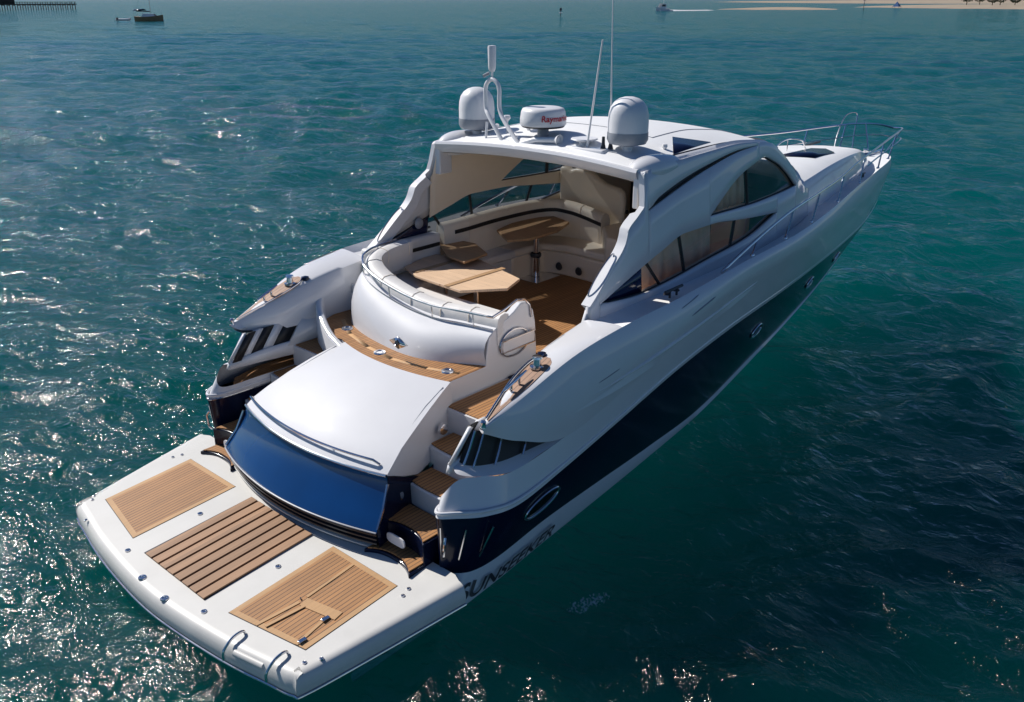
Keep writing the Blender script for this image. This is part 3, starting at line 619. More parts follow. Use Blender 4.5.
MB().prism([(7.0,-.10),(7.8,.38),(7.9,.5),(8.0,1.8),(6.3,1.8),(6.3,1.32),(6.95,1.28),(7.05,.9)],SO,2.06).build('settee_base',CREAM,Y,bevel=.03)
MB().prism([(7.02,-.02),(7.6,.40),(7.65,.6),(7.65,1.8),(6.3,1.8),(6.3,1.30),(6.93,1.26),(7.07,.9)],2.06,2.18).build('settee_cushion',VINYL,Y,bevel=.04)
MB().prism([(6.98,-.12),(7.85,.33),(7.95,.55),(7.5,.55),(6.98,.10)],SO,2.46).build('settee_end',CREAM,Y,bevel=.04)
for p in ((6.94,.55,1.86),(6.96,.95,1.86)):
    MB().lathe([(0,.02),(.05,.02),(.065,.0)],p,n=16,axis=(-1,0,0)).build('seat_speaker',DARK,Y)
MB().box((6.955,-.02,1.82),(6.975,.06,1.96)).build('air_vent',GREY,Y)
# double helm seat seen from behind
hb=[(.45,2.30),(.44,2.78),(.47,2.93),(.56,2.985),(.70,3.0),(.84,3.03),(.95,3.09),(1.05,3.15),(1.2,3.20),(1.40,3.20),(1.49,3.16),(1.58,3.20),(1.72,3.2),(1.72,2.9),(1.72,2.3)]
mb=MB(); a=[(7.88,y,z) for y,z in hb]; b=[(7.99+.05*(z-2.4),y,z) for y,z in hb]; c=[(7.82+.0*z,y*.97+.02,z-.04) for y,z in hb]
mb.loft([a,b]); nH=len(hb); mb.add(a,[tuple(range(nH))]); mb.add(b,[tuple(range(nH))]); mb.build('helm_seat_back',CREAM,Y,bevel=.05)
MB().box((8.0,.75,SO),(8.5,1.6,2.3)).build('helm_seat',VINYL,Y,bevel=.06)
MB().lathe([(0,.01),(.03,.01),(.04,0)],(7.98,.43,2.62),n=14,axis=(0,-1,0)).build('seat_knob',DARK,Y)
# tables
def octo(name,pts,z,m,th=.035,parent=Y): return MB().prism(pts,z-th,z).build(name,m,parent,bevel=.008)
st_=[(4.30,1.52),(5.02,1.74),(5.26,1.02),(4.94,-.02),(4.52,-.18),(4.05,.20),(4.12,1.10)]
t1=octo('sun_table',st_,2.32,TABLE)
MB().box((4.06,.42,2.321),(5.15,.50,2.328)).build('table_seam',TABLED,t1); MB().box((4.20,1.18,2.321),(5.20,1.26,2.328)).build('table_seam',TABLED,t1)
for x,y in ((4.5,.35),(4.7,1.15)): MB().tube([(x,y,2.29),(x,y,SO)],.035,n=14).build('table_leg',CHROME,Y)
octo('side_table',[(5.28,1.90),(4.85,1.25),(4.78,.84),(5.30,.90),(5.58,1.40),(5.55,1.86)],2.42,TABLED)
big=[(6.14,1.50),(6.82,1.68),(7.46,1.56),(7.26,1.0),(6.74,.80),(6.10,.80),(5.80,.98)]
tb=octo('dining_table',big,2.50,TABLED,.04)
MB().tube([(6.70,1.20,2.46),(6.70,1.20,2.05)],.05,n=18).build('pedestal',CHROME,tb)
MB().tube([(6.70,1.20,2.06),(6.70,1.20,SO+.02)],.065,n=18).build('pedestal',CHROME,tb)
MB().lathe([(.075,-.02),(.085,0),(.085,.03),(.075,.05)],(6.70,1.20,2.04),n=20).build('pedestal_collar',DARK,tb)
MB().box((6.42,.94,SO),(6.98,1.46,SO+.015)).build('pedestal_base',CHROME,tb,bevel=.005)
# starboard locker step behind the wing
MB().box((4.3,-1.84,SO),(5.0,-1.5,2.0)).build('side_locker',WHITE,Y,bevel=.02)
# helm console and wheel
MB().prism([(9.2,-1.7),(10.2,-1.5),(10.6,0),(10.4,1.4),(9.6,1.5),(9.4,.2),(9.0,-.2)],SO,2.75).build('helm_console',DARK,Y,bevel=.05)
MB().tube([(9.0+.05*math.sin(a),-.85+.19*math.cos(a),2.75+.17*math.sin(a)) for a in [2*PI*k/24 for k in range(24)]],.014,n=6,closed=True).build('steering_wheel',DARK,Y)
MB().box((6.4,-1.72,SO),(8.4,-1.2,2.15)).build('companion_seat',VINYL,Y,bevel=.05)
MB().box((8.2,-1.45,2.1),(8.45,-.9,2.95)).build('helm_backrest',TAN,Y,bevel=.08)
MB().box((7.2,-1.3,2.1),(7.4,-.9,2.75)).build('companion_backrest',CREAM,Y,bevel=.06)
# curtains behind starboard and port windows
for s in (-1,1):
    if s<0:
        def curtain(x0,x1,z0,z1,wv=.02,w=1.70):
            nn=40; r0=[];r1=[]
            for i in range(nn+1):
                x=x0+(x1-x0)*i/nn; yy=-(w+wv*math.sin(i*1.1)+.01*math.sin(i*2.7))
                r0.append((x,yy,z0)); r1.append((x+.03*math.sin(i),yy+.05,z1))
            MB().loft([r0,r1]).build('curtain',TAN,Y,80,solid=.01)
        curtain(5.1,6.9,2.35,3.08,w=1.66); curtain(6.6,7.8,3.10,3.64,w=1.62)
#MARK super
# ---- superstructure sides
xs=sorted(set([3.96+i*(10.12-3.96)/110 for i in range(111)]+[4.15,4.70,4.715,4.93,5.06,5.04,5.10,6.51,8.54,9.38]))
def wbase(x): return lin([3.9,6,7.5,8.5,9.4,10.15,11,12,13,14,15,15.7,16.1],[1.84,1.86,1.85,1.78,1.66,1.52,1.38,1.20,1.02,.82,.58,.36,.0],x)
def Wd(x,z): return wbase(x)-max(0,z-2.5)*.09-max(0,z-3.5)*.10
def zT(x): return lin([3.96,4.10,4.4,4.70,4.715,4.93,4.99,5.06,5.12,5.3,6.4,7.2,7.96,8.34,8.66,9.27,9.87,10.12],[2.58,2.68,2.93,3.20,3.28,3.43,3.47,3.52,3.88,3.90,3.94,3.955,3.90,3.84,3.69,3.34,2.99,2.93],x)
def zW0(x): return lin([4.15,5.04,5.71,6.38,7.43,8.54],[2.565,2.50,2.53,2.59,2.67,2.85],x)
def zW1(x): return lin([4.15,5.01,5.42,5.9,6.58,7.2,8.54],[2.57,2.83,2.94,3.05,3.045,2.985,2.855],x)
def zU0(x): return lin([6.51,7.65,8.38,9.38],[3.15,3.12,3.11,3.10],x)
def zU1(x): return lin([6.51,6.76,7.21,7.63,8.06,8.46,9.02,9.38],[3.155,3.30,3.52,3.63,3.69,3.58,3.32,3.105],x)
def zS0(x): return lin([5.15,5.37,6.49,7.42,7.9],[3.44,3.50,3.735,3.855,3.87],x)
def zS1(x): return lin([5.15,5.37,6.49,7.42,7.9],[3.46,3.57,3.79,3.875,3.871],x)
def zBs(x): return lin([3.96,4.3,5,6,8,10.12],[2.35,2.30,2.36,2.38,2.44,2.50],x)
PAN,LOWG,UPG,SLOT,BLUEG=0,1,2,3,4
sides={-1:None,1:None}
for s in (-1,1):
    mb=MB(); wl=MB(); wu=MB(); wb=MB(); slt=MB()
    def pt(x,z,d=0): return (x,s*(Wd(x,z)-d),z)
    for a,b in zip(xs[:-1],xs[1:]):
        xm=(a+b)/2
        segs=[]   # list of (z0a,z0b,z1a,z1b,kind)
        cur=(zBs(a),zBs(b))
        tops=(zT(a),zT(b))
        def addseg(z1,kind):
            global _cur
            pass
        marks=[]
        if 4.15<=xm<=8.54: marks+=[((zW0(a),zW0(b)),'p'),((zW1(a),zW1(b)),'l')]
        if 6.51<=xm<=9.38: marks+=[((zU0(a),zU0(b)),'p'),((zU1(a),zU1(b)),'u')]
        if 5.15<=xm<=7.9 : marks+=[((zS0(a),zS0(b)),'p'),((zS1(a),zS1(b)),'s')]
        marks.append((tops,'p'))
        for (z1,k) in marks:
            z1=(min(z1[0],tops[0]),min(z1[1],tops[1])); z0=cur
            if k=='p':
                nseg=3
                for q in range(nseg):
                    f0=q/nseg; f1=(q+1)/nseg
                    mb.add([pt(a,z0[0]+(z1[0]-z0[0])*f0),pt(b,z0[1]+(z1[1]-z0[1])*f0),pt(b,z0[1]+(z1[1]-z0[1])*f1),pt(a,z0[0]+(z1[0]-z0[0])*f1)],[(0,1,2,3)])
            elif k=='s': slt.add([pt(a,z0[0],.012),pt(b,z0[1],.012),pt(b,z1[1],.012),pt(a,z1[0],.012)],[(0,1,2,3)])
            else:
                tgt=wl if k=='l' else wu
                if k=='l' and xm<5.05: tgt=wb
                tgt.add([pt(a,z0[0],.012),pt(b,z0[1],.012),pt(b,z1[1],.012),pt(a,z1[0],.012)],[(0,1,2,3)])
            cur=z1
    side=mb.build('cabin_side',WHITE,Y,40,solid=.05,off=1 if s>0 else 1)
    sides[s]=side
    gm=GLASS if s<0 else GLASSM
    wl.build('side_window',gm,Y,60); wu.build('upper_side_window',gm,Y,60)
    wb.build('rear_side_window',GLAZE,Y,60,solid=.006,off=0); slt.build('vent_slot',BLACK,Y,60)
    # black window seals
    def seal(f0,f1,x0,x1,name='window_seal'):
        up=[pt(x0+(x1-x0)*i/40,f1(x0+(x1-x0)*i/40),.002) for i in range(41)]; dn=[pt(x0+(x1-x0)*i/40,f0(x0+(x1-x0)*i/40),.002) for i in range(41)]
        MB().tube(up+dn[::-1],.013,n=6,closed=True).build(name,BLACK,Y)
    seal(zW0,zW1,4.16,8.53); seal(zU0,zU1,6.52,9.37)
    # mullions
    for x,z0,z1,dx in ((5.42,zW0(5.7),zW1(5.2),-.30),(5.98,zW0(6.1),zW1(5.9),-.12),(7.15,zW0(7.15),zW1(7.0),.12)):
        xa=x; xb=x+dx
        MB().tube([pt(xa,zW0(xa)+.0,.02),pt((xa+xb)/2,(zW0(xa)+zW1(xb))/2,.02),pt(xb,zW1(xb),.02)],.022,n=6).build('window_mullion',BLACK,Y)
    MB().tube([pt(7.62,zU0(7.62),.02),pt(7.58,zU1(7.58),.02)],.028,n=6).build('window_mullion',BLACK,Y)
    # aft curved lower wall under the wing
    MB().loft([[(4.0,s*1.84,2.60),(5.0,s*1.86,2.45)],[(3.93,s*1.84,2.45),(5.0,s*1.86,2.4)],[(3.84,s*1.83,2.2),(5,s*1.86,2.2)],[(3.76,s*1.82,1.95),(5,s*1.86,1.9)],[(3.72,s*1.8,1.70),(5,s*1.86,1.7)]]).build('coaming_side',WHITE,Y,60,solid=.05,off=0)
    # oval chrome hoop on aft edge of the wing
    pp=[]
    for k in range(30):
        a=2*PI*k/30; cx,cz=4.32,2.84; u=.30*math.cos(a); v=.055*math.sin(a)
        d=Vector((.60,.52)).normalized(); q=Vector((-d.y,d.x))
        p=Vector((cx,cz))+d*u+q*v+q*.03
        pp.append((p.x,s*(1.80)+s*-.02,p.y))
    MB().tube(pp,.009,n=6,closed=True).build('wing_grab_hoop',CHROME,Y)
    MB().lathe([(0,.02),(.02,.03),(.05,.02),(.07,.012),(.08,0)],(4.83,s*1.775,2.79),n=24,axis=(0,-s,0)).build('wall_speaker',GREY,Y)
# inner cream linings of the cabin sides (below and above windows)
for s in (-1,1):
    mb=MB()
    for a,b in zip(xs[:-1],xs[1:]):
        if a<5.0: continue
        xm=(a+b)/2
        def pt(x,z): return (x,s*(Wd(x,z)-.058),z)
        spans=[(SO,zBs)] 
        z0=(SO,SO)
        L_=[]
        if xm<=8.54: L_.append(((zW0(a)-.0,zW0(b)-.0),(zW1(a),zW1(b))))
        if 6.51<=xm<=9.38: L_.append(((zU0(a),zU0(b)),(zU1(a),zU1(b))))
        L_.append(((zT(a)-.06,zT(b)-.06),None))
        for lo,hi in L_:
            mb.add([pt(a,z0[0]),pt(b,z0[1]),pt(b,lo[1]),pt(a,lo[0])],[(0,1,2,3)])
            z0=hi
    mb.build('cabin_lining',CREAM,Y,50)
for s in (-1,1):
    xe=[3.98+(5.14-3.98)*i/40 for i in range(41)]
    o_=[];i_=[];lo=[];lo2=[]
    for x in xe:
        z=zT(x); w0=Wd(x,z)+.052; th=.12 if x<4.95 else .07; o_.append((x-.012,s*w0,z)); i_.append((x-.012,s*(w0-th),z+.004)); lo.append((x+.10,s*(w0-th),z-.10)); lo2.append((x-.0,s*w0,z-.03))
    MB().loft([lo2,o_,i_,lo]).build('wing_edge',WHITE,Y,30)
# ---- roof
def zc(x): return lin([5.12,5.5,6.2,6.9,7.8,8.8,9.6],[3.965,4.06,4.15,4.17,4.08,3.88,3.67],x)
def zE(x): return lin([5.12,6,7,8,8.4,8.9],[3.905,3.95,3.96,3.90,3.83,3.66],x)
def xf(w): return 9.65-.95*(w/1.6)**2
def rz(x,y):
    t=min(1,abs(y)/1.62); return zE(x)+(zc(x)-zE(x))*(1-t**2.3)
ny,nx=41,60
rows=[]
for j in range(ny):
    y=-1.66+3.32*j/(ny-1); xa=5.16-.05*(y/1.66)**2; row=[]
    for i in range(nx):
        x=xa+(xf(abs(y))-xa)*i/(nx-1); row.append((x,y,rz(x,y)))
    rows.append(row)
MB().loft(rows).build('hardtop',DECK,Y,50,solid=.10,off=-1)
hl=[[ (x+.06,y*.97,z-.16) for x,y,z in r] for r in rows]
MB().loft([h for h in hl]).build('headliner',CREAM,Y,50)
# aft lip of the hardtop
lip=[]
for dz,dx in ((.006,-.0),(0,-.03),(-.03,-.045),(-.10,-.02),(-.15,.03)):
    lip.append([(r[0][0]+dx,r[0][1],r[0][2]+dz) for r in rows])
lip.append([(x+.25,y,z+.0) for x,y,z in lip[-1]])
MB().loft(lip).build('hardtop_lip',WHITE,Y,40)
# side beams joining roof to the cabin sides
for s in (-1,1):
    r0=[];r1=[];r2=[]
    X=[5.10+i*(8.72-5.10)/50 for i in range(51)]
    for x in X:
        z=zT(x); w0=Wd(x,z); r0.append((x,s*(w0),z-.01)); r1.append((x,s*(w0-.05),z+.035)); r2.append((x,s*1.60,max(rz(x,1.60)+.004,0)))
    MB().loft([r0,r1,r2]).build('roof_beam',WHITE,Y,70)
    MB().tube([(x,s*1.585,rz(x,1.585)+.004) for x in X[6:]],.010,n=6).build('roof_seam',BLACK,Y)
    # rounded fairing at aft corner
    mb=MB(); R_=[]
    for i in range(13):
        a=PI/2*i/12; R_.append((math.cos(a),math.sin(a)))
    ring=[]
    for r,h in R_:
        ring.append([(5.46+.36*r*math.cos(t)*(1 if math.cos(t)<0 else 1.8),s*(1.585)+.20*r*math.sin(t),3.86+.16*h) for t in [2*PI*k/36 for k in range(36)]])
    ring.insert(0,[(x+.05 if x<5.5 else x,y*(1 if True else 1),3.70) for x,y,z in [(5.50+.28*math.cos(t),s*1.60+.10*math.sin(t),0) for t in [2*PI*k/36 for k in range(36)]]])
    mb.loft(ring,closed=True); mb.build('corner_fairing',WHITE,Y,60)
    # pillar under the fairing
    MB().prism([(5.10,s*1.60),(5.34,s*1.60),(5.34,s*1.74),(5.10,s*1.74)] if s>0 else [(5.10,s*1.74),(5.34,s*1.74),(5.34,s*1.60),(5.10,s*1.60)],3.45,3.88).build('roof_pillar',WHITE,Y,bevel=.02)
    # quarter glass in the roof
    tri=[(6.60,1.16),(6.98,1.50),(6.0,1.56)]
    base_=[(x,s*y,rz(x,y)+.006) for x,y in tri]
    MB().add(base_,[(0,1,2)]).build('roof_window',GLASSD if False else NAVY,Y,solid=.004)
    MB().lathe([(0,.07),(.03,.06),(.035,.03),(.02,.0)],(6.05,s*1.40,rz(6.05,1.4)),n=14).build('deck_lamp',RADOME,Y)
for q in ([(6.3,-1.05),(6.3,1.05)],[(9.05,-.95),(9.05,.95)],[(6.3,-1.05),(9.05,-.95)],[(6.3,1.05),(9.05,.95)]):
    a_,b_=Vector(q[0]),Vector(q[1]); MB().tube([(p.x,p.y,rz(p.x,p.y)+.001) for p in [a_.lerp(b_,k/16) for k in range(17)]],.007,n=6).build('sunroof_seam',GREY,Y)
# windscreen and frame
fr=[Vector((xf(abs(y)),y,rz(xf(abs(y)),y))) for y in [-1.56+3.12*i/40 for i in range(41)]]
bs=[]
for i in range(41):
    y=-1.22+2.44*i/40; t=abs(y)/1.22; bs.append(Vector((11.2-.9*t**2.6,y,3.15-.10*t**2.6)))
MB().loft([fr,[a.lerp(b,.5)+Vector((0,0,.05)) for a,b in zip(fr,bs)],bs]).build('windscreen',GLASSD,Y,70,solid=.01)
MB().tube([p+Vector((0,0,.012)) for p in fr],.016,n=6).build('windscreen_top_seal',BLACK,Y)
MB().tube([p+Vector((0,0,.014)) for p in bs],.022,n=6).build('windscreen_base_seal',BLACK,Y)
cov=[fr,[a.lerp(b,.16)+Vector((0,0,.028)) for a,b in zip(fr,bs)],[a.lerp(b,.30)+Vector((0,0,.04)) for a,b in zip(fr,bs)]]
MB().loft([[p+Vector((0,0,.012)) for p in r] for r in cov]).build('windscreen_cover',VINYLW,Y,60)
for s in (-1,1):
    a=[];b=[]
    for i in range(21):
        x=8.55+(10.12-8.55)*i/20; z=zT(x); w0=Wd(x,z); a.append((x,s*w0,z)); 
        k=(i/20); q=fr[0].lerp(bs[0],k) if s<0 else fr[-1].lerp(bs[-1],k); b.append((q.x+.04,q.y-s*.05,q.z+.03))
    MB().loft([a,[tuple((Vector(p)+Vector(q))/2+Vector((0,0,.03))) for p,q in zip(a,b)],b]).build('windscreen_pillar',WHITE,Y,70)
#MARK foredeck
# ---- foredeck: coachroof with crown, side decks
def coach_z(x): return lin([9.9,10.6,11.5,12.5,13.5,14.5,15.3,16.1],[2.97,2.99,3.0,2.99,2.95,2.87,2.76,2.62],x)
def coach_c(x): return lin([9.9,11,12,13,14.4,15.3,16.1],[3.10,3.10,3.09,3.05,2.94,2.82,2.66],x)
rows=[]; X=[9.9+(16.1-9.9)*i/60 for i in range(61)]
for j in range(31):
    t=-1+2*j/30; row=[]
    for x in X:
        w=max(0.0,wbase(x)-.14); y=w*t; row.append((x,y,coach_z(x)+(coach_c(x)-coach_z(x))*(1-abs(t)**4.5)))
    rows.append(row)
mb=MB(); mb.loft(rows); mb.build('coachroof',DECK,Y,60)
def GGx(x):
    c=GGc; 
    for p,q in zip(c[:-1],c[1:]):
        if p.x<=x<=q.x:
            t=(x-p.x)/(q.x-p.x+1e-9); r=p.lerp(q,t); return -r.y,r.z
    return (-c[-1].y,c[-1].z)
GGc=C3(GG,300)
for s in (-1,1):
    a=[(x,s*max(0,wbase(x)-.14),coach_z(x)) for x in X]; a2=[(x,s*max(0,wbase(x)-.10),coach_z(x)-.03) for x in X]; b=[(x,s*(wbase(x)+.02*(x<16)),2.50) for x in X]
    MB().loft([a,a2,b]).build('coachroof_side',WHITE,Y,70)
    # side deck from gunwale to cabin
    X2=[3.95+(17.35-3.95)*i/120 for i in range(121)]
    g=[];i1=[];i2=[]
    for x in X2:
        w,z=GGx(x); wi=wbase(x) if x<16.1 else 0; zi=lin([3.95,5,7,9,11,16,17.4],[2.42,2.42,2.44,2.47,2.50,2.51,2.50],x)
        wi=min(wi,w); g.append((x,s*w,z)); i1.append((x,s*max(wi,w-.07),min(z,zi+.01)+ (0.0))); i2.append((x,s*(wi-.02 if wi>.02 else 0),zi))
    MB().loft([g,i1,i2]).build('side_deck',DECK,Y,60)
# tinted foredeck hatch and its hand rail
hc=[(11.45,-.56),(12.95,-.48),(13.1,-.62),(12.75,-.80),(11.65,-1.0)]
def cz(x,y):
    w=max(.01,wbase(x)-.14); t=min(1,abs(y)/w); return coach_z(x)+(coach_c(x)-coach_z(x))*(1-t**4.5)
hc=[(11.70,-.20),(13.3,-.12),(13.55,-.30),(13.2,-.62),(12.1,-.72)]
MB().add([(x,y,cz(x,y)+.02) for x,y in hc],[tuple(range(len(hc)))]).build('foredeck_hatch',NAVY,Y,solid=.02)
MB().tube(crv([(11.3,-.25,cz(11.3,-.25)),(11.8,-.12,cz(11.8,-.1)+.16),(12.5,0,cz(12.5,0)+.22),(13.1,.0,cz(13.1,0)+.16),(13.3,-.0,cz(13.3,0))],24),.014,n=8).build('hatch_hand_rail',CHROME,Y)
MB().tube([(12.5,0,cz(12.5,0)+.22),(12.5,0,cz(12.5,0))],.010,n=6).build('hatch_rail_post',CHROME,Y)
for k in range(5):
    x=11.95+.17*k; MB().box((x,.1+.05*k,cz(x,.35)+.0),(x+.05,.75,cz(x,.35)+.012)).build('deck_grip',VINYLW,Y)
MB().box((13.9,.30,cz(14,.3)-.02),(14.7,.34,cz(14,.3)+.015)).build('deck_line_cover',DARK,Y)
# anchor windlass
mb=MB(); mb.lathe([(0,.14),(.05,.14),(.06,.11),(.045,.06),(.09,.02),(.10,0)],(16.45,0,2.52),n=20); mb.build('windlass',CHROME,Y)
MB().box((16.5,-.05,2.5),(17.5,.05,2.54)).build('anchor_roller',CHROME,Y,bevel=.01)
# bow pulpit and rails
RL=[(6.15,2.27,2.58),(6.75,2.22,2.70),(7.6,2.16,2.86),(8.4,2.09,2.96),(9.5,1.95,3.0),(10.9,1.70,3.0),(12.6,1.34,3.02),(14.3,.98,3.0),(15.8,.70,3.02),(16.9,.50,3.03),(17.7,.28,3.0),(17.95,0,2.96)]
for s in (-1,1):
    pr=crv([(x,s*w_,z+(.15*math.sin(PI*(x-6.15)/11.8)**.5 if s>0 else 0)) for x,w_,z in [(min(max(a,6.15),17.95),b,c) for a,b,c in RL]],100)
    MB().tube(pr,.021,n=8).build('bow_rail',CHROME,Y)
    mr=[(p.x,p.y,2.55+(p.z-2.55)*.52) for p in pr if p.x>13.4]
    MB().tube(mr,.014,n=6).build('lower_rail',CHROME,Y)
    for xb in (6.96,8.13,9.36,11.08,13.04,14.96,16.3,17.1):
        w_,z=GGx(xb); p=min(pr,key=lambda q:abs(q.x-(xb+.22 if xb<17 else xb+.2)))
        o=MB().tube([(xb,s*(w_-.05),z-.02),p],.016,n=6).build('stanchion',CHROME,Y)
        MB().lathe([(.035,0),(.03,.02),(.014,.03)],(xb,s*(w_-.05),z-.01),n=12).build('stanchion_base',CHROME,Y)
# tall boarding gate hoops on port bow
MB().tube(crv([(16.2,.62,2.55),(16.5,.70,2.9),(16.85,.74,3.22),(17.05,.72,3.30),(17.25,.66,3.31),(17.3,.62,3.22),(17.1,.56,2.9),(16.8,.44,2.55)],30),.014,n=8).build('bow_gate_hoop',CHROME,Y)
# bow cleats, nav lamp
for s in (-1,1):
    for x in (13.7,):
        w_,z=GGx(x)
        mb=MB(); mb.tube([(x-.14,s*(w_-.12),z+.05),(x+.14,s*(w_-.14),z+.05)],.016,n=8); mb.tube([(x-.05,s*(w_-.12),z-.02),(x-.05,s*(w_-.12),z+.05)],.014,n=6); mb.tube([(x+.05,s*(w_-.13),z-.02),(x+.05,s*(w_-.13),z+.05)],.014,n=6)
        mb.build('bow_cleat',DARK,Y)
#MARK fittings
# ---- portholes in the navy band
NVc=C3(NV,600); BTc=C3(BT,600)
def nav(x,f):
    a=min([p for p in BTc[170:]],key=lambda p:abs(p.x-x)); b=min([p for p in NVc[170:]],key=lambda p:abs(p.x-x)); return a.lerp(b,f),(b-a).normalized()
for x,f,a,b in ((2.65,.60,.27,.12),(8.0,.60,.21,.10),(10.7,.65,.21,.10),(12.6,.65,.21,.10),):
    for s in (-1,1):
        c,up=nav(x,f); c2,_=nav(x+.3,f); c0,_=nav(x-.3,f); t=(c2-c0).normalized(); nn=t.cross(up).normalized()
        if nn.y>0: nn=-nn
        def Q(v): return (v.x,v.y if s<0 else -v.y,v.z)
        ring=[Q(c+nn*.02+t*a*math.cos(k*2*PI/32)+up*b*math.sin(k*2*PI/32)) for k in range(32)]
        g=MB().add([Q(c+nn*.016+t*a*math.cos(k*2*PI/32)+up*b*math.sin(k*2*PI/32)) for k in range(32)],[tuple(range(32))]).build('porthole',GLASSD,Y)
        MB().add([Q(c+nn*.008+t*a*.95*math.cos(k*2*PI/32)+up*b*.95*math.sin(k*2*PI/32)) for k in range(32)],[tuple(range(32))]).build('porthole_backing',DARK,g)
        MB().tube(ring,.014,n=8,closed=True).build('porthole_rim',CHROME,g)
# side vents on the topside
def sidept(x,z,s,off=.006):
    rws=[C3(r,260) for r in (LL,mixrow(LL,K1,.5,.012),K1,K2,GG)]
    pts=[min(r,key=lambda p:abs(p.x-x)) for r in rws]
    for p,q in zip(pts[:-1],pts[1:]):
        if p.z<=z<=q.z: 
            r=p.lerp(q,(z-p.z)/(q.z-p.z+1e-9)); return Vector((x,(r.y-off)*(1 if s<0 else -1),z))
    return Vector((x,(pts[-1].y-off)*(1 if s<0 else -1),z))
for s in (-1,1):
    for (x0,z0,x1,z1,r) in ((3.4,2.04,3.75,2.10,.006),(5.15,2.32,5.7,2.42,.010),(4.95,2.455,5.35,2.52,.007)):
        MB().tube([sidept(x0+(x1-x0)*k/8,z0+(z1-z0)*k/8,s,.0) for k in range(9)],[.002]+[r]*7+[.002],n=6).build('styling_groove',GREY,Y)
    rg=[sidept(3.2+3.9*k/24,1.93+.33*k/24,s,-.012) for k in range(25)]
    MB().tube(rg,[.003]+[.012+.02*math.sin(PI*k/24) for k in range(1,24)]+[.003],n=10).build('styling_ridge',WHITE,Y)
    # raised lens shaped scoop on topside
    up=[];dn=[]
    for k in range(21):
        t=k/20; x=3.0+4.2*t; zc_=1.82+.40*t; up.append(sidept(x,zc_+.10*math.sin(PI*t)**.8,s,.0)); dn.append(sidept(x,zc_-.03*math.sin(PI*t),s,.035*math.sin(PI*t)))
    MB().loft([up,dn]).build('side_scoop',WHITE,Y,80)
    for (x,w_) in ((5.15,2.12),(5.35,2.12)):
        MB().lathe([(0,.02),(.035,.02),(.045,0)],(x,s*w_,2.50 if False else 2.505),n=16).build('deck_filler',DARK,Y)
    mb=MB(); mb.tube([(5.05,s*2.16,2.56),(5.40,s*2.17,2.57)],.018,n=8); mb.tube([(5.15,s*2.16,2.47),(5.15,s*2.16,2.56)],.014,n=6); mb.tube([(5.3,s*2.16,2.47),(5.3,s*2.16,2.56)],.014,n=6); mb.build('midship_cleat',DARK,Y)
# ---- domes, radar, masts
def dome(y,z0,name='satellite_dome'):
    c=(5.62,y,z0)
    d=MB().lathe([(.0,.745),(.06,.74),(.12,.722),(.175,.685),(.218,.625),(.238,.55),(.245,.46),(.245,.33)],(c[0],c[1],c[2]),n=36).build(name,RADOME,Y,60)
    MB().lathe([(.248,.335),(.25,.25),(.225,.20),(.09,.17)],c,n=36).build('dome_base',GREY,d)
    MB().lathe([(.07,.20),(.06,.06),(.13,.02),(.14,-.06)],c,n=24).build('dome_pedestal',RADOME,d)
dome(1.38,3.86); dome(-1.14,3.90)
for y in (1.38,-1.14):
    MB().prism([(5.34,y-.42),(5.95,y-.34),(5.95,y+.34),(5.34,y+.42)],3.86,3.955 if y>0 else 3.96).build('dome_plinth',WHITE,Y,bevel=.03)
rp=(5.55,.13,3.98)
d=MB().lathe([(0,.46),(.22,.455),(.265,.44),(.285,.40),(.295,.33),(.30,.25),(.29,.235)],rp,n=40).build('radar',RADOME,Y,60)
MB().lathe([(.292,.238),(.27,.21),(.09,.20)],rp,n=40).build('radar_base',DARK,d)
MB().lathe([(.075,.22),(.075,.05),(.14,.03),(.15,-.04)],rp,n=24).build('radar_pedestal',GREY,d)
MB().prism([(5.28,-.35),(5.85,-.30),(5.85,.62),(5.28,.70)],3.90,4.01).build('radar_plinth',WHITE,Y,bevel=.03)
MB().prism([(5.32,-1.0),(5.8,-.98),(5.8,-.42),(5.32,-.40)],3.90,4.03).build('antenna_plinth',WHITE,Y,bevel=.03)
MB().lathe([(0,.10),(.16,.10),(.17,.085),(.07,.05),(.06,0)],(5.5,-.58,4.02),n=28).build('tv_antenna',RADOME,Y)
# text wrapped on the radar drum
def text_mesh(body,size,bold=False):
    c=bpy.data.curves.new('t','FONT'); c.body=body; c.size=size; c.align_x='CENTER'; c.align_y='CENTER'; c.offset=.0012 if not bold else size*.02; c.extrude=0
    o=bpy.data.objects.new('t',c); col.objects.link(o); dg=bpy.context.evaluated_depsgraph_get(); dg.update()
    me=bpy.data.meshes.new_from_object(o.evaluated_get(dg)); bpy.data.objects.remove(o,do_unlink=True); return me
me=text_mesh('Raymarine',.105,True)
bm=bmesh.new(); bm.from_mesh(me); bmesh.ops.subdivide_edges(bm,edges=bm.edges,cuts=1); bm.to_mesh(me); bm.free()
a0=math.atan2(-7.39-.13,-3.47-5.55)+R(38)
for v in me.vertices:
    a=a0+v.co.x/.30; r=.304-.00*v.co.y; v.co=Vector((rp[0]+(r-(.02 if v.co.y>.04 else 0))*math.cos(a),rp[1]+r*math.sin(a),rp[2]+.335+v.co.y))
link('radar_lettering',me,RED,d,None)
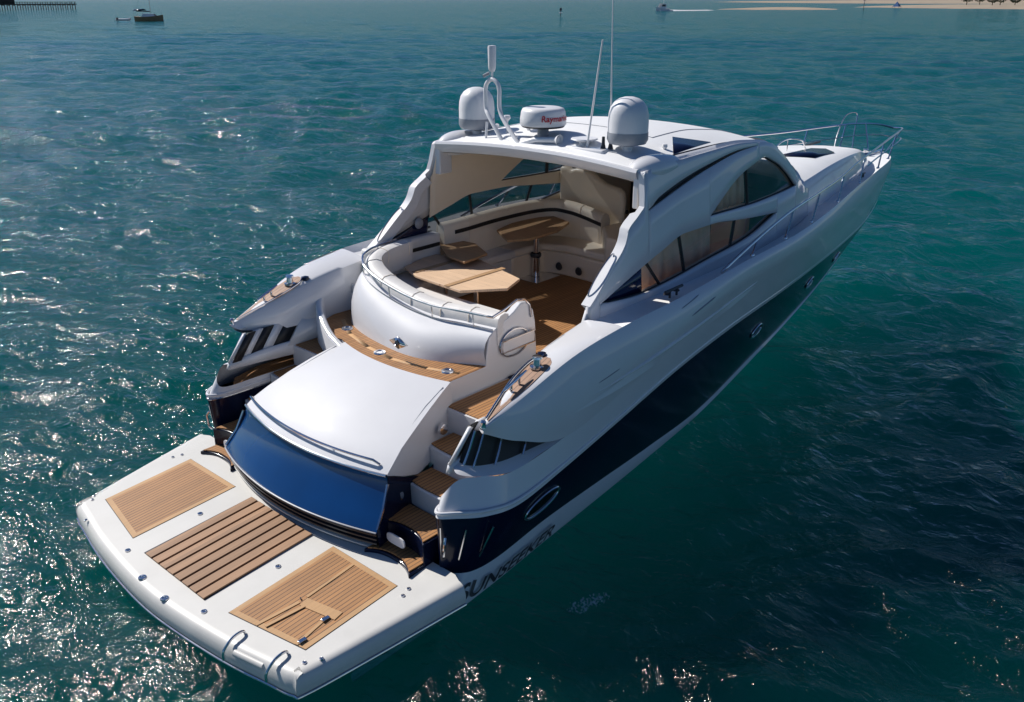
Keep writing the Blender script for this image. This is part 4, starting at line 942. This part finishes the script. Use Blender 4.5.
# hoop mast with light
hm=crv([(5.28,.44,3.98),(5.34,.70,4.32),(5.40,.985,4.40),(5.40,.985,4.40)],4)
a=[(5.30,.60,3.97),(5.36,.90,4.27),(5.40,.99,4.36),(5.40,1.0,4.50),(5.40,1.0,4.62),(5.40,.965,4.70),(5.40,.88,4.745),(5.40,.79,4.70),(5.40,.755,4.62),(5.40,.755,4.50),(5.40,.745,4.36),(5.36,.62,4.22),(5.26,.24,3.93)]
ms=MB().tube(crv(a,70),.028,n=12).build('mast_hoop',RADOME,Y)
MB().tube([(5.40,.88,4.74),(5.40,.88,4.86)],.014,n=8).build('mast_post',RADOME,ms)
MB().lathe([(0,0),(.03,0),(.045,.03),(.05,.06),(.055,.30),(.05,.32),(0,.325)],(5.40,.88,4.84),n=20).build('all_round_light',RADOME,ms)
MB().tube([(5.40,.93,4.82),(5.36,1.0,4.78)],.02,n=8).build('mast_camera',GREY,ms)
MB().tube([(5.33,.94,3.97),(5.36,.94,4.2)],.016,n=8).build('gps_post',RADOME,Y); MB().lathe([(0,.06),(.04,.055),(.05,.02),(.02,-.02)],(5.6,.80,4.22),n=18).build('gps_mushroom',RADOME,Y)
MB().tube([(5.6,.80,4.22),(5.6,.80,4.0)],.014,n=8).build('gps_post',RADOME,Y)
MB().tube([(5.30,.30,3.98),(5.30,.05,4.06),(5.36,-.28,4.08)],.035,n=12).build('horn',RADOME,Y); MB().lathe([(.07,0),(.045,.05),(.02,.1)],(5.36,-.30,4.08),n=18,axis=(0,1,0)).build('horn',RADOME,Y)
MB().lathe([(0,.22),(.11,.22),(.115,.18),(.03,.15),(.025,0)],(5.75,.55,4.05),n=22).build('satellite_compass',RADOME,Y)
MB().tube([(5.40,-.70,4.03),(5.40,-.88,5.28)],[.014,.009],n=8).build('whip_antenna',RADOME,Y)
MB().tube([(5.50,-.98,4.03),(5.50,-.93,5.78)],[.012,.005],n=8).build('whip_antenna',RADOME,Y)
for x,y in ((5.5,-.98),(5.46,-.90)): MB().lathe([(0,.14),(.018,.14),(.022,.05),(.035,0)],(x,y,4.03),n=12).build('antenna_socket',DARK,Y)
# ---- lettering on the lower hull beside the platform
def decal(body,size,x0,x1,z0,z1,name,m):
    me=text_mesh(body,1.0,True); xsv=[v.co.x for v in me.vertices]; ysv=[v.co.y for v in me.vertices]
    ax,bx=min(xsv),max(xsv); ay,by=min(ysv),max(ysv)
    CHc=C3(CH,600); 
    bm=bmesh.new(); bm.from_mesh(me); bmesh.ops.subdivide_edges(bm,edges=bm.edges,cuts=2); bm.to_mesh(me); bm.free()
    for v in me.vertices:
        u=(v.co.x-ax)/(bx-ax); f=(v.co.y-ay)/(by-ay); x=x0+(x1-x0)*u
        a=min([p for p in CHc[190:]],key=lambda p:abs(p.x-x)); b=min([p for p in BTc[190:]],key=lambda p:abs(p.x-x))
        p=a.lerp(b,z0+(z1-z0)*f); v.co=Vector((x+.12*f,p.y-.045,p.z))
    return link(name,me,m,Y,None)
decal('SUNSEEKER',1,1.52,2.95,.22,.66,'hull_lettering',DARK)
#MARK loose
# ---- loose things aboard
m=MB(); m.prism([(3.70,-1.30),(4.18,-1.30),(4.18,-.92),(3.70,-.92)],1.560,1.580); o=m.build('door_mat',MATB,None,bevel=.006); tag(o,'dark navy rectangular boat mat lying on the teak landing at the cockpit entrance','mat')

# pale flakes added to stand for a turquoise patch under the surface
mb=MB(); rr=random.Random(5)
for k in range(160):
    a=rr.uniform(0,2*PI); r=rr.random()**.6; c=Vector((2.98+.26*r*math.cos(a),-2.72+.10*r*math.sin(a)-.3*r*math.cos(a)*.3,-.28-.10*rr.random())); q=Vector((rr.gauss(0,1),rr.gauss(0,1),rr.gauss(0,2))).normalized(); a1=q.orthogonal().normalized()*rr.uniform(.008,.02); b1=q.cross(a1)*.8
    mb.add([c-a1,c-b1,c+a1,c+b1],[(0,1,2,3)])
tag(mb.build('added_flakes',mottle(mat('flake_white',(.7,.75,.75),.8),5,.1),None,merge=0),'small pale turquoise patch of froth just under the water off the starboard quarter','flakes',kind='stuff')
#MARK far
def far_sail():
    e=empty('sailing_boat',(121.7,235.4,0)); tag(e,'distant moored sailing yacht with dark hull, bare mast and dark canvas over the cockpit','sailboat')
    d=Vector((math.cos(R(-52)),math.sin(R(-52)),0)); nrm=Vector((-d.y,d.x,0))
    def W(u,v,z): return tuple(d*u+nrm*v+Vector((0,0,z)))
    L_=[-3.4,-2.6,-1.2,.8,2.3,3.5,4.3]; bw=[.8,1.15,1.4,1.35,1.0,.4,.0]; sh=[1.2,1.1,1.05,1.1,1.25,1.45,1.6]
    mb=MB(); rows=[[W(u,b*.75,-.2) for u,b in zip(L_,bw)],[W(u,b,h) for u,b,h in zip(L_,bw,sh)],[W(u,-b,h) for u,b,h in zip(L_,bw,sh)],[W(u,-b*.75,-.2) for u,b in zip(L_,bw)]]
    mb.loft(rows); mb.add([rows[i][0] for i in range(4)],[(0,1,2,3)]); mb.build('hull',mottle(mat('old_hull',(.22,.15,.08),.5),2,.2),e)
    mb=MB(); mb.loft([[W(-1.2,1.0,1.05),W(2.4,.7,1.2)],[W(-1.0,.8,1.9),W(1.9,.5,1.8)],[W(-1.0,-.8,1.9),W(1.9,-.5,1.8)],[W(-1.2,-1.0,1.05),W(2.4,-.7,1.2)]]); mb.build('cabin',WHITE,e)
    MB().tube([W(1,0,1.2),W(1,0,13)],.14,n=8).build('mast',CHROME,e)
    MB().tube([W(1,0,2.4),W(-2.8,0,2.5)],.13,n=8).build('boom',NAVY,e)
    MB().loft([[W(-3.3,1.1,2.6),W(-.6,1.0,2.7)],[W(-3.3,0,3.0),W(-.6,0,3.05)],[W(-3.3,-1.1,2.6),W(-.6,-1.0,2.7)]]).build('bimini',NAVY,e,solid=.05)
    for v in (1.1,-1.1):
        for u in (-3.2,-.8): MB().tube([W(u,v,1.1),W(u,v,2.65)],.04,n=6).build('bimini_post',CHROME,e)
    for u in (4.2,-3.4): MB().tube([W(u,0,1.5),W(1,0,12.8)],.025,n=4).build('stay',CHROME,e)
    MB().tube([W(3.9,0,1.5),W(3.9,0,2.8)],.05,n=6).build('pulpit_post',CHROME,e)
    g=empty('dinghy',(124.1,249.0,0)); g.location=tuple(Vector((121.7,235.4,0))-d*6.8); tag(g,'small pale tender floating behind the distant sailing boat','dinghy')
    mb=MB(); 
    for v in (.6,-.6): mb.tube([W(-1.8,v,.3),W(1.2,v,.35),W(1.9,0,.5)],.28,n=10)
    mb.build('tube',RADOME,g); MB().prism([tuple(W(-1.7,-.5,0)[:2]),tuple(W(1.5,-.5,0)[:2]),tuple(W(1.5,.5,0)[:2]),tuple(W(-1.7,.5,0)[:2])],.05,.2).build('floor',GREY,g)
    MB().box((-1.9,-.2,.3),(-1.5,.2,.9)).build('outboard_motor',DARK,g)
far_sail()
def far_motor():
    e=empty('motorboat',(382.5,241.6,0)); tag(e,'distant white motorboat under way near the top edge trailing white wake','motorboat')
    d=Vector((math.cos(R(178)),math.sin(R(178)),0)); nrm=Vector((-d.y,d.x,0))
    def W(u,v,z): return tuple(d*u+nrm*v+Vector((0,0,z)))
    L_=[-4.2,-2,0,2,3.8,5]; bw=[1.5,1.6,1.6,1.3,.7,0]; sh=[1.2,1.2,1.3,1.5,1.7,1.9]
    rows=[[W(u,b*.8,-.2) for u,b in zip(L_,bw)],[W(u,b,h) for u,b,h in zip(L_,bw,sh)],[W(u,-b,h) for u,b,h in zip(L_,bw,sh)],[W(u,-b*.8,-.2) for u,b in zip(L_,bw)]]
    mb=MB(); mb.loft(rows); mb.add([r[0] for r in rows],[(0,1,2,3)]); mb.build('hull',WHITE,e)
    mb=MB(); mb.loft([[W(-2,1.2,1.2),W(2.6,.9,1.5)],[W(-1.8,1,3.3),W(1,.9,3.3)],[W(-1.8,-1,3.3),W(1,-.9,3.3)],[W(-2,-1.2,1.2),W(2.6,-.9,1.5)]]); mb.build('cabin',WHITE,e)
    MB().loft([[W(-1.2,1.16,2.0),W(1.8,1.02,2.0)],[W(-1.2,1.06,2.9),W(1.3,.98,2.9)]]).build('cabin_window',BLACK,e)
    MB().tube([W(-1,0,3.3),W(-1,0,5.2)],.06,n=6).build('mast',RADOME,e)
    # wake foam
    foam=mottle(mat('foam',(.75,.78,.8),.9),.6,.2,0,1,2,.3)
    mb=MB(); r0=[];r1=[]; rn=random.Random(3)
    for i in range(40):
        u=-4-i*.9; ww=(1.2+i*.10)*(1+.3*rn.uniform(-1,1)); zz=.55*math.exp(-i/14)+.12+.1*rn.random(); r0.append(Vector(W(u,ww,.02))+Vector((382.5,241.6,0))); r1.append((Vector(W(u,-ww,.02))+Vector((382.5,241.6,0))));
        mb.add([],[])
    mid=[ (a+b)/2+Vector((0,0,.5*math.exp(-i/12)+.15)) for i,(a,b) in enumerate(zip(r0,r1))]
    mb.loft([r0,mid,r1]); mb.tube([Vector(W(4.5,1.6,.1))+Vector((382.5,241.6,0)),Vector(W(-4,3.2,.2))+Vector((382.5,241.6,0))],.35,n=6); o=mb.build('wake',foam,None); tag(o,'white foaming wake behind the distant motorboat','wake',kind='stuff')
far_motor()
# sandbank, trees, channel markers, pier
def blob_land(name,pts,h,m,label,cat,kind=None):
    """low mound over an outline"""
    P_=crv([(x,y,0) for x,y in pts+[pts[0]]],len(pts)*8)[:-1]; cx=sum(p.x for p in P_)/len(P_); cy=sum(p.y for p in P_)/len(P_); mb=MB(); rows=[]
    for f,z in ((1,-.15),(.93,.10),(.8,.35*h),(.5,.8*h),(.2,h)):
        rows.append([(cx+(p.x-cx)*f,cy+(p.y-cy)*f,z) for p in P_])
    mb.loft(rows,closed=True); mb.add(rows[-1],[tuple(range(len(P_)))]); return tag(mb.build(name,m,None,80),label,cat,kind=kind)
SAND=mottle(mat('sand',(.36,.29,.21),.9),.08,.25,0)
CAMV=Vector((-3.47,-7.39,5.73))
def at(px,dist):   # ground position in direction of a bearing, used to lay out the far shore
    a=yaw-math.atan((px-512)*math.cos(pit)/891.0); return CAMV.x+dist*math.cos(a)/math.cos(yaw-a),CAMV.y+dist*math.sin(a)/math.cos(yaw-a)
blob_land('sandbank',[at(715,520),at(760,505),at(800,500),at(835,505),at(838,540),at(800,600),at(760,590)],.9,SAND,'pale distant sandbank breaking the water near the top edge','sandbank','structure')
blob_land('beach',[at(850,640),at(880,610),at(950,560),at(1040,520),at(1160,500),at(1160,900),at(1000,900),at(880,760)],1.4,SAND,'distant sandy beach at the top right corner','beach','structure')
blob_land('far_shore',[at(700,1500),at(850,1100),at(1250,980),at(1500,1500),at(800,1900)],3,SAND,'low far shore along the horizon','shore','structure')
leaf=mottle(mat('foliage',(.035,.05,.022),.8),.5,.4,0); bark=mat('bark',(.12,.08,.05),.9)
rt=random.Random(11)
ORD=['leftmost','second from the left','third from the left','fourth from the left','rightmost']
for i in range(5):
    x,y=at(968+i*12+rt.uniform(-3,3),640+rt.uniform(-10,40)); h=rt.uniform(6,9)
    t=empty('shore_tree',(x,y,1)); tag(t,ORD[i]+' of the dark green bushy trees standing on the far beach','tree','trees on the far beach')
    MB().tube([(0,0,-.5),(.2,.1,h*.5),(.1,0,h*.8)],[.3,.22,.1],n=7).build('trunk',bark,t)
    mb=MB()
    for k in range(420):
        a=rt.uniform(0,2*PI); u=rt.uniform(-1,1); rr=rt.uniform(.55,1)**.5
        c=Vector((math.cos(a)*math.sqrt(1-u*u)*h*.55*rr,math.sin(a)*math.sqrt(1-u*u)*h*.55*rr,h*.62+u*h*.38*rr)); sz=rt.uniform(.25,.6)
        q=Vector((rt.gauss(0,1),rt.gauss(0,1),rt.gauss(0,1))).normalized(); a1=q.orthogonal().normalized()*sz; b1=q.cross(a1).normalized()*sz*.7
        mb.add([c-a1,c-b1,c+a1,c+b1],[(0,1,2,3)])
    mb.build('crown',leaf,t,None,merge=0)
def marker(px,dist,h,label):
    x,y=at(px,dist); e=empty('channel_marker',(x,y,0)); tag(e,label,'channel marker')
    MB().tube([(0,0,-1),(0,0,h)],.14,n=8).build('pile',DARK,e); MB().lathe([(0,1.1),(.35,.9),(.45,.1),(0,0)],(0,0,h-.4),n=10).build('topmark',DARK,e)
    MB().box((-.45,-.45,h-1.1),(.45,.45,h-.9)).build('platform',RADOME,e)
marker(865,470,5.0,'dark channel marker post standing in the water before the far beach'); marker(561,330,2.0,'short dark marker post in open water left of the white motorboat')
def tent():
    x,y=at(898,590); e=empty('beach_shelter',(x,y,.8)); tag(e,'small dark blue shelter on the far beach','shelter')
    MB().add([(-2,-2,0),(2,-2,0),(2,2,0),(-2,2,0),(0,0,3)],[(0,1,4),(1,2,4),(2,3,4),(3,0,4)]).build('canopy',mottle(mat('blue_canvas',(.02,.08,.22),.8),2,.2),e)
    for a,b in ((-2,-2),(2,-2),(2,2),(-2,2)): MB().tube([(a,b,-1),(a,b,.1)],.08,n=6).build('pole',DARK,e)
tent()
def pier():
    e=empty('wooden_pier',(0,0,0)); tag(e,'dark timber pier on many piles at the top left corner','pier')
    A=Vector((*at(-60,470),0)); B=Vector((*at(74,520),0)); d=(B-A).normalized(); nn=Vector((-d.y,d.x,0)); Ln=(B-A).length; tim=mottle(mat('dark_timber',(.05,.04,.035),.85),.5,.3)
    mb=MB(); c=[A+nn*2,B+nn*2,B-nn*2,A-nn*2]; mb.prism([(p.x,p.y) for p in c],2.4,2.9); mb.build('deck',tim,e)
    k=0
    while k*2.6<Ln:
        p=A+d*(k*2.6)
        mb=MB()
        for s_ in (-1.7,1.7): mb.tube([p+nn*s_+Vector((0,0,-1)),p+nn*s_+Vector((0,0,3.9))],.22,n=6)
        mb.tube([p-nn*1.9+Vector((0,0,2.2)),p+nn*1.9+Vector((0,0,2.2))],.15,n=6)
        mb.build('pile',tim,e); k+=1
    MB().tube([A-nn*1.7+Vector((0,0,3.8)),B-nn*1.7+Vector((0,0,3.8))],.1,n=6).build('handrail',tim,e)
    # shed on the pier
    q=A+d*Ln*.35; mb=MB(); mb.prism([((q+d*a+nn*b).x,(q+d*a+nn*b).y) for a,b in ((-11,-1.6),(11,-1.6),(11,1.6),(-11,1.6))],2.9,5.6); mb.build('shed',tim,e)
pier()
#
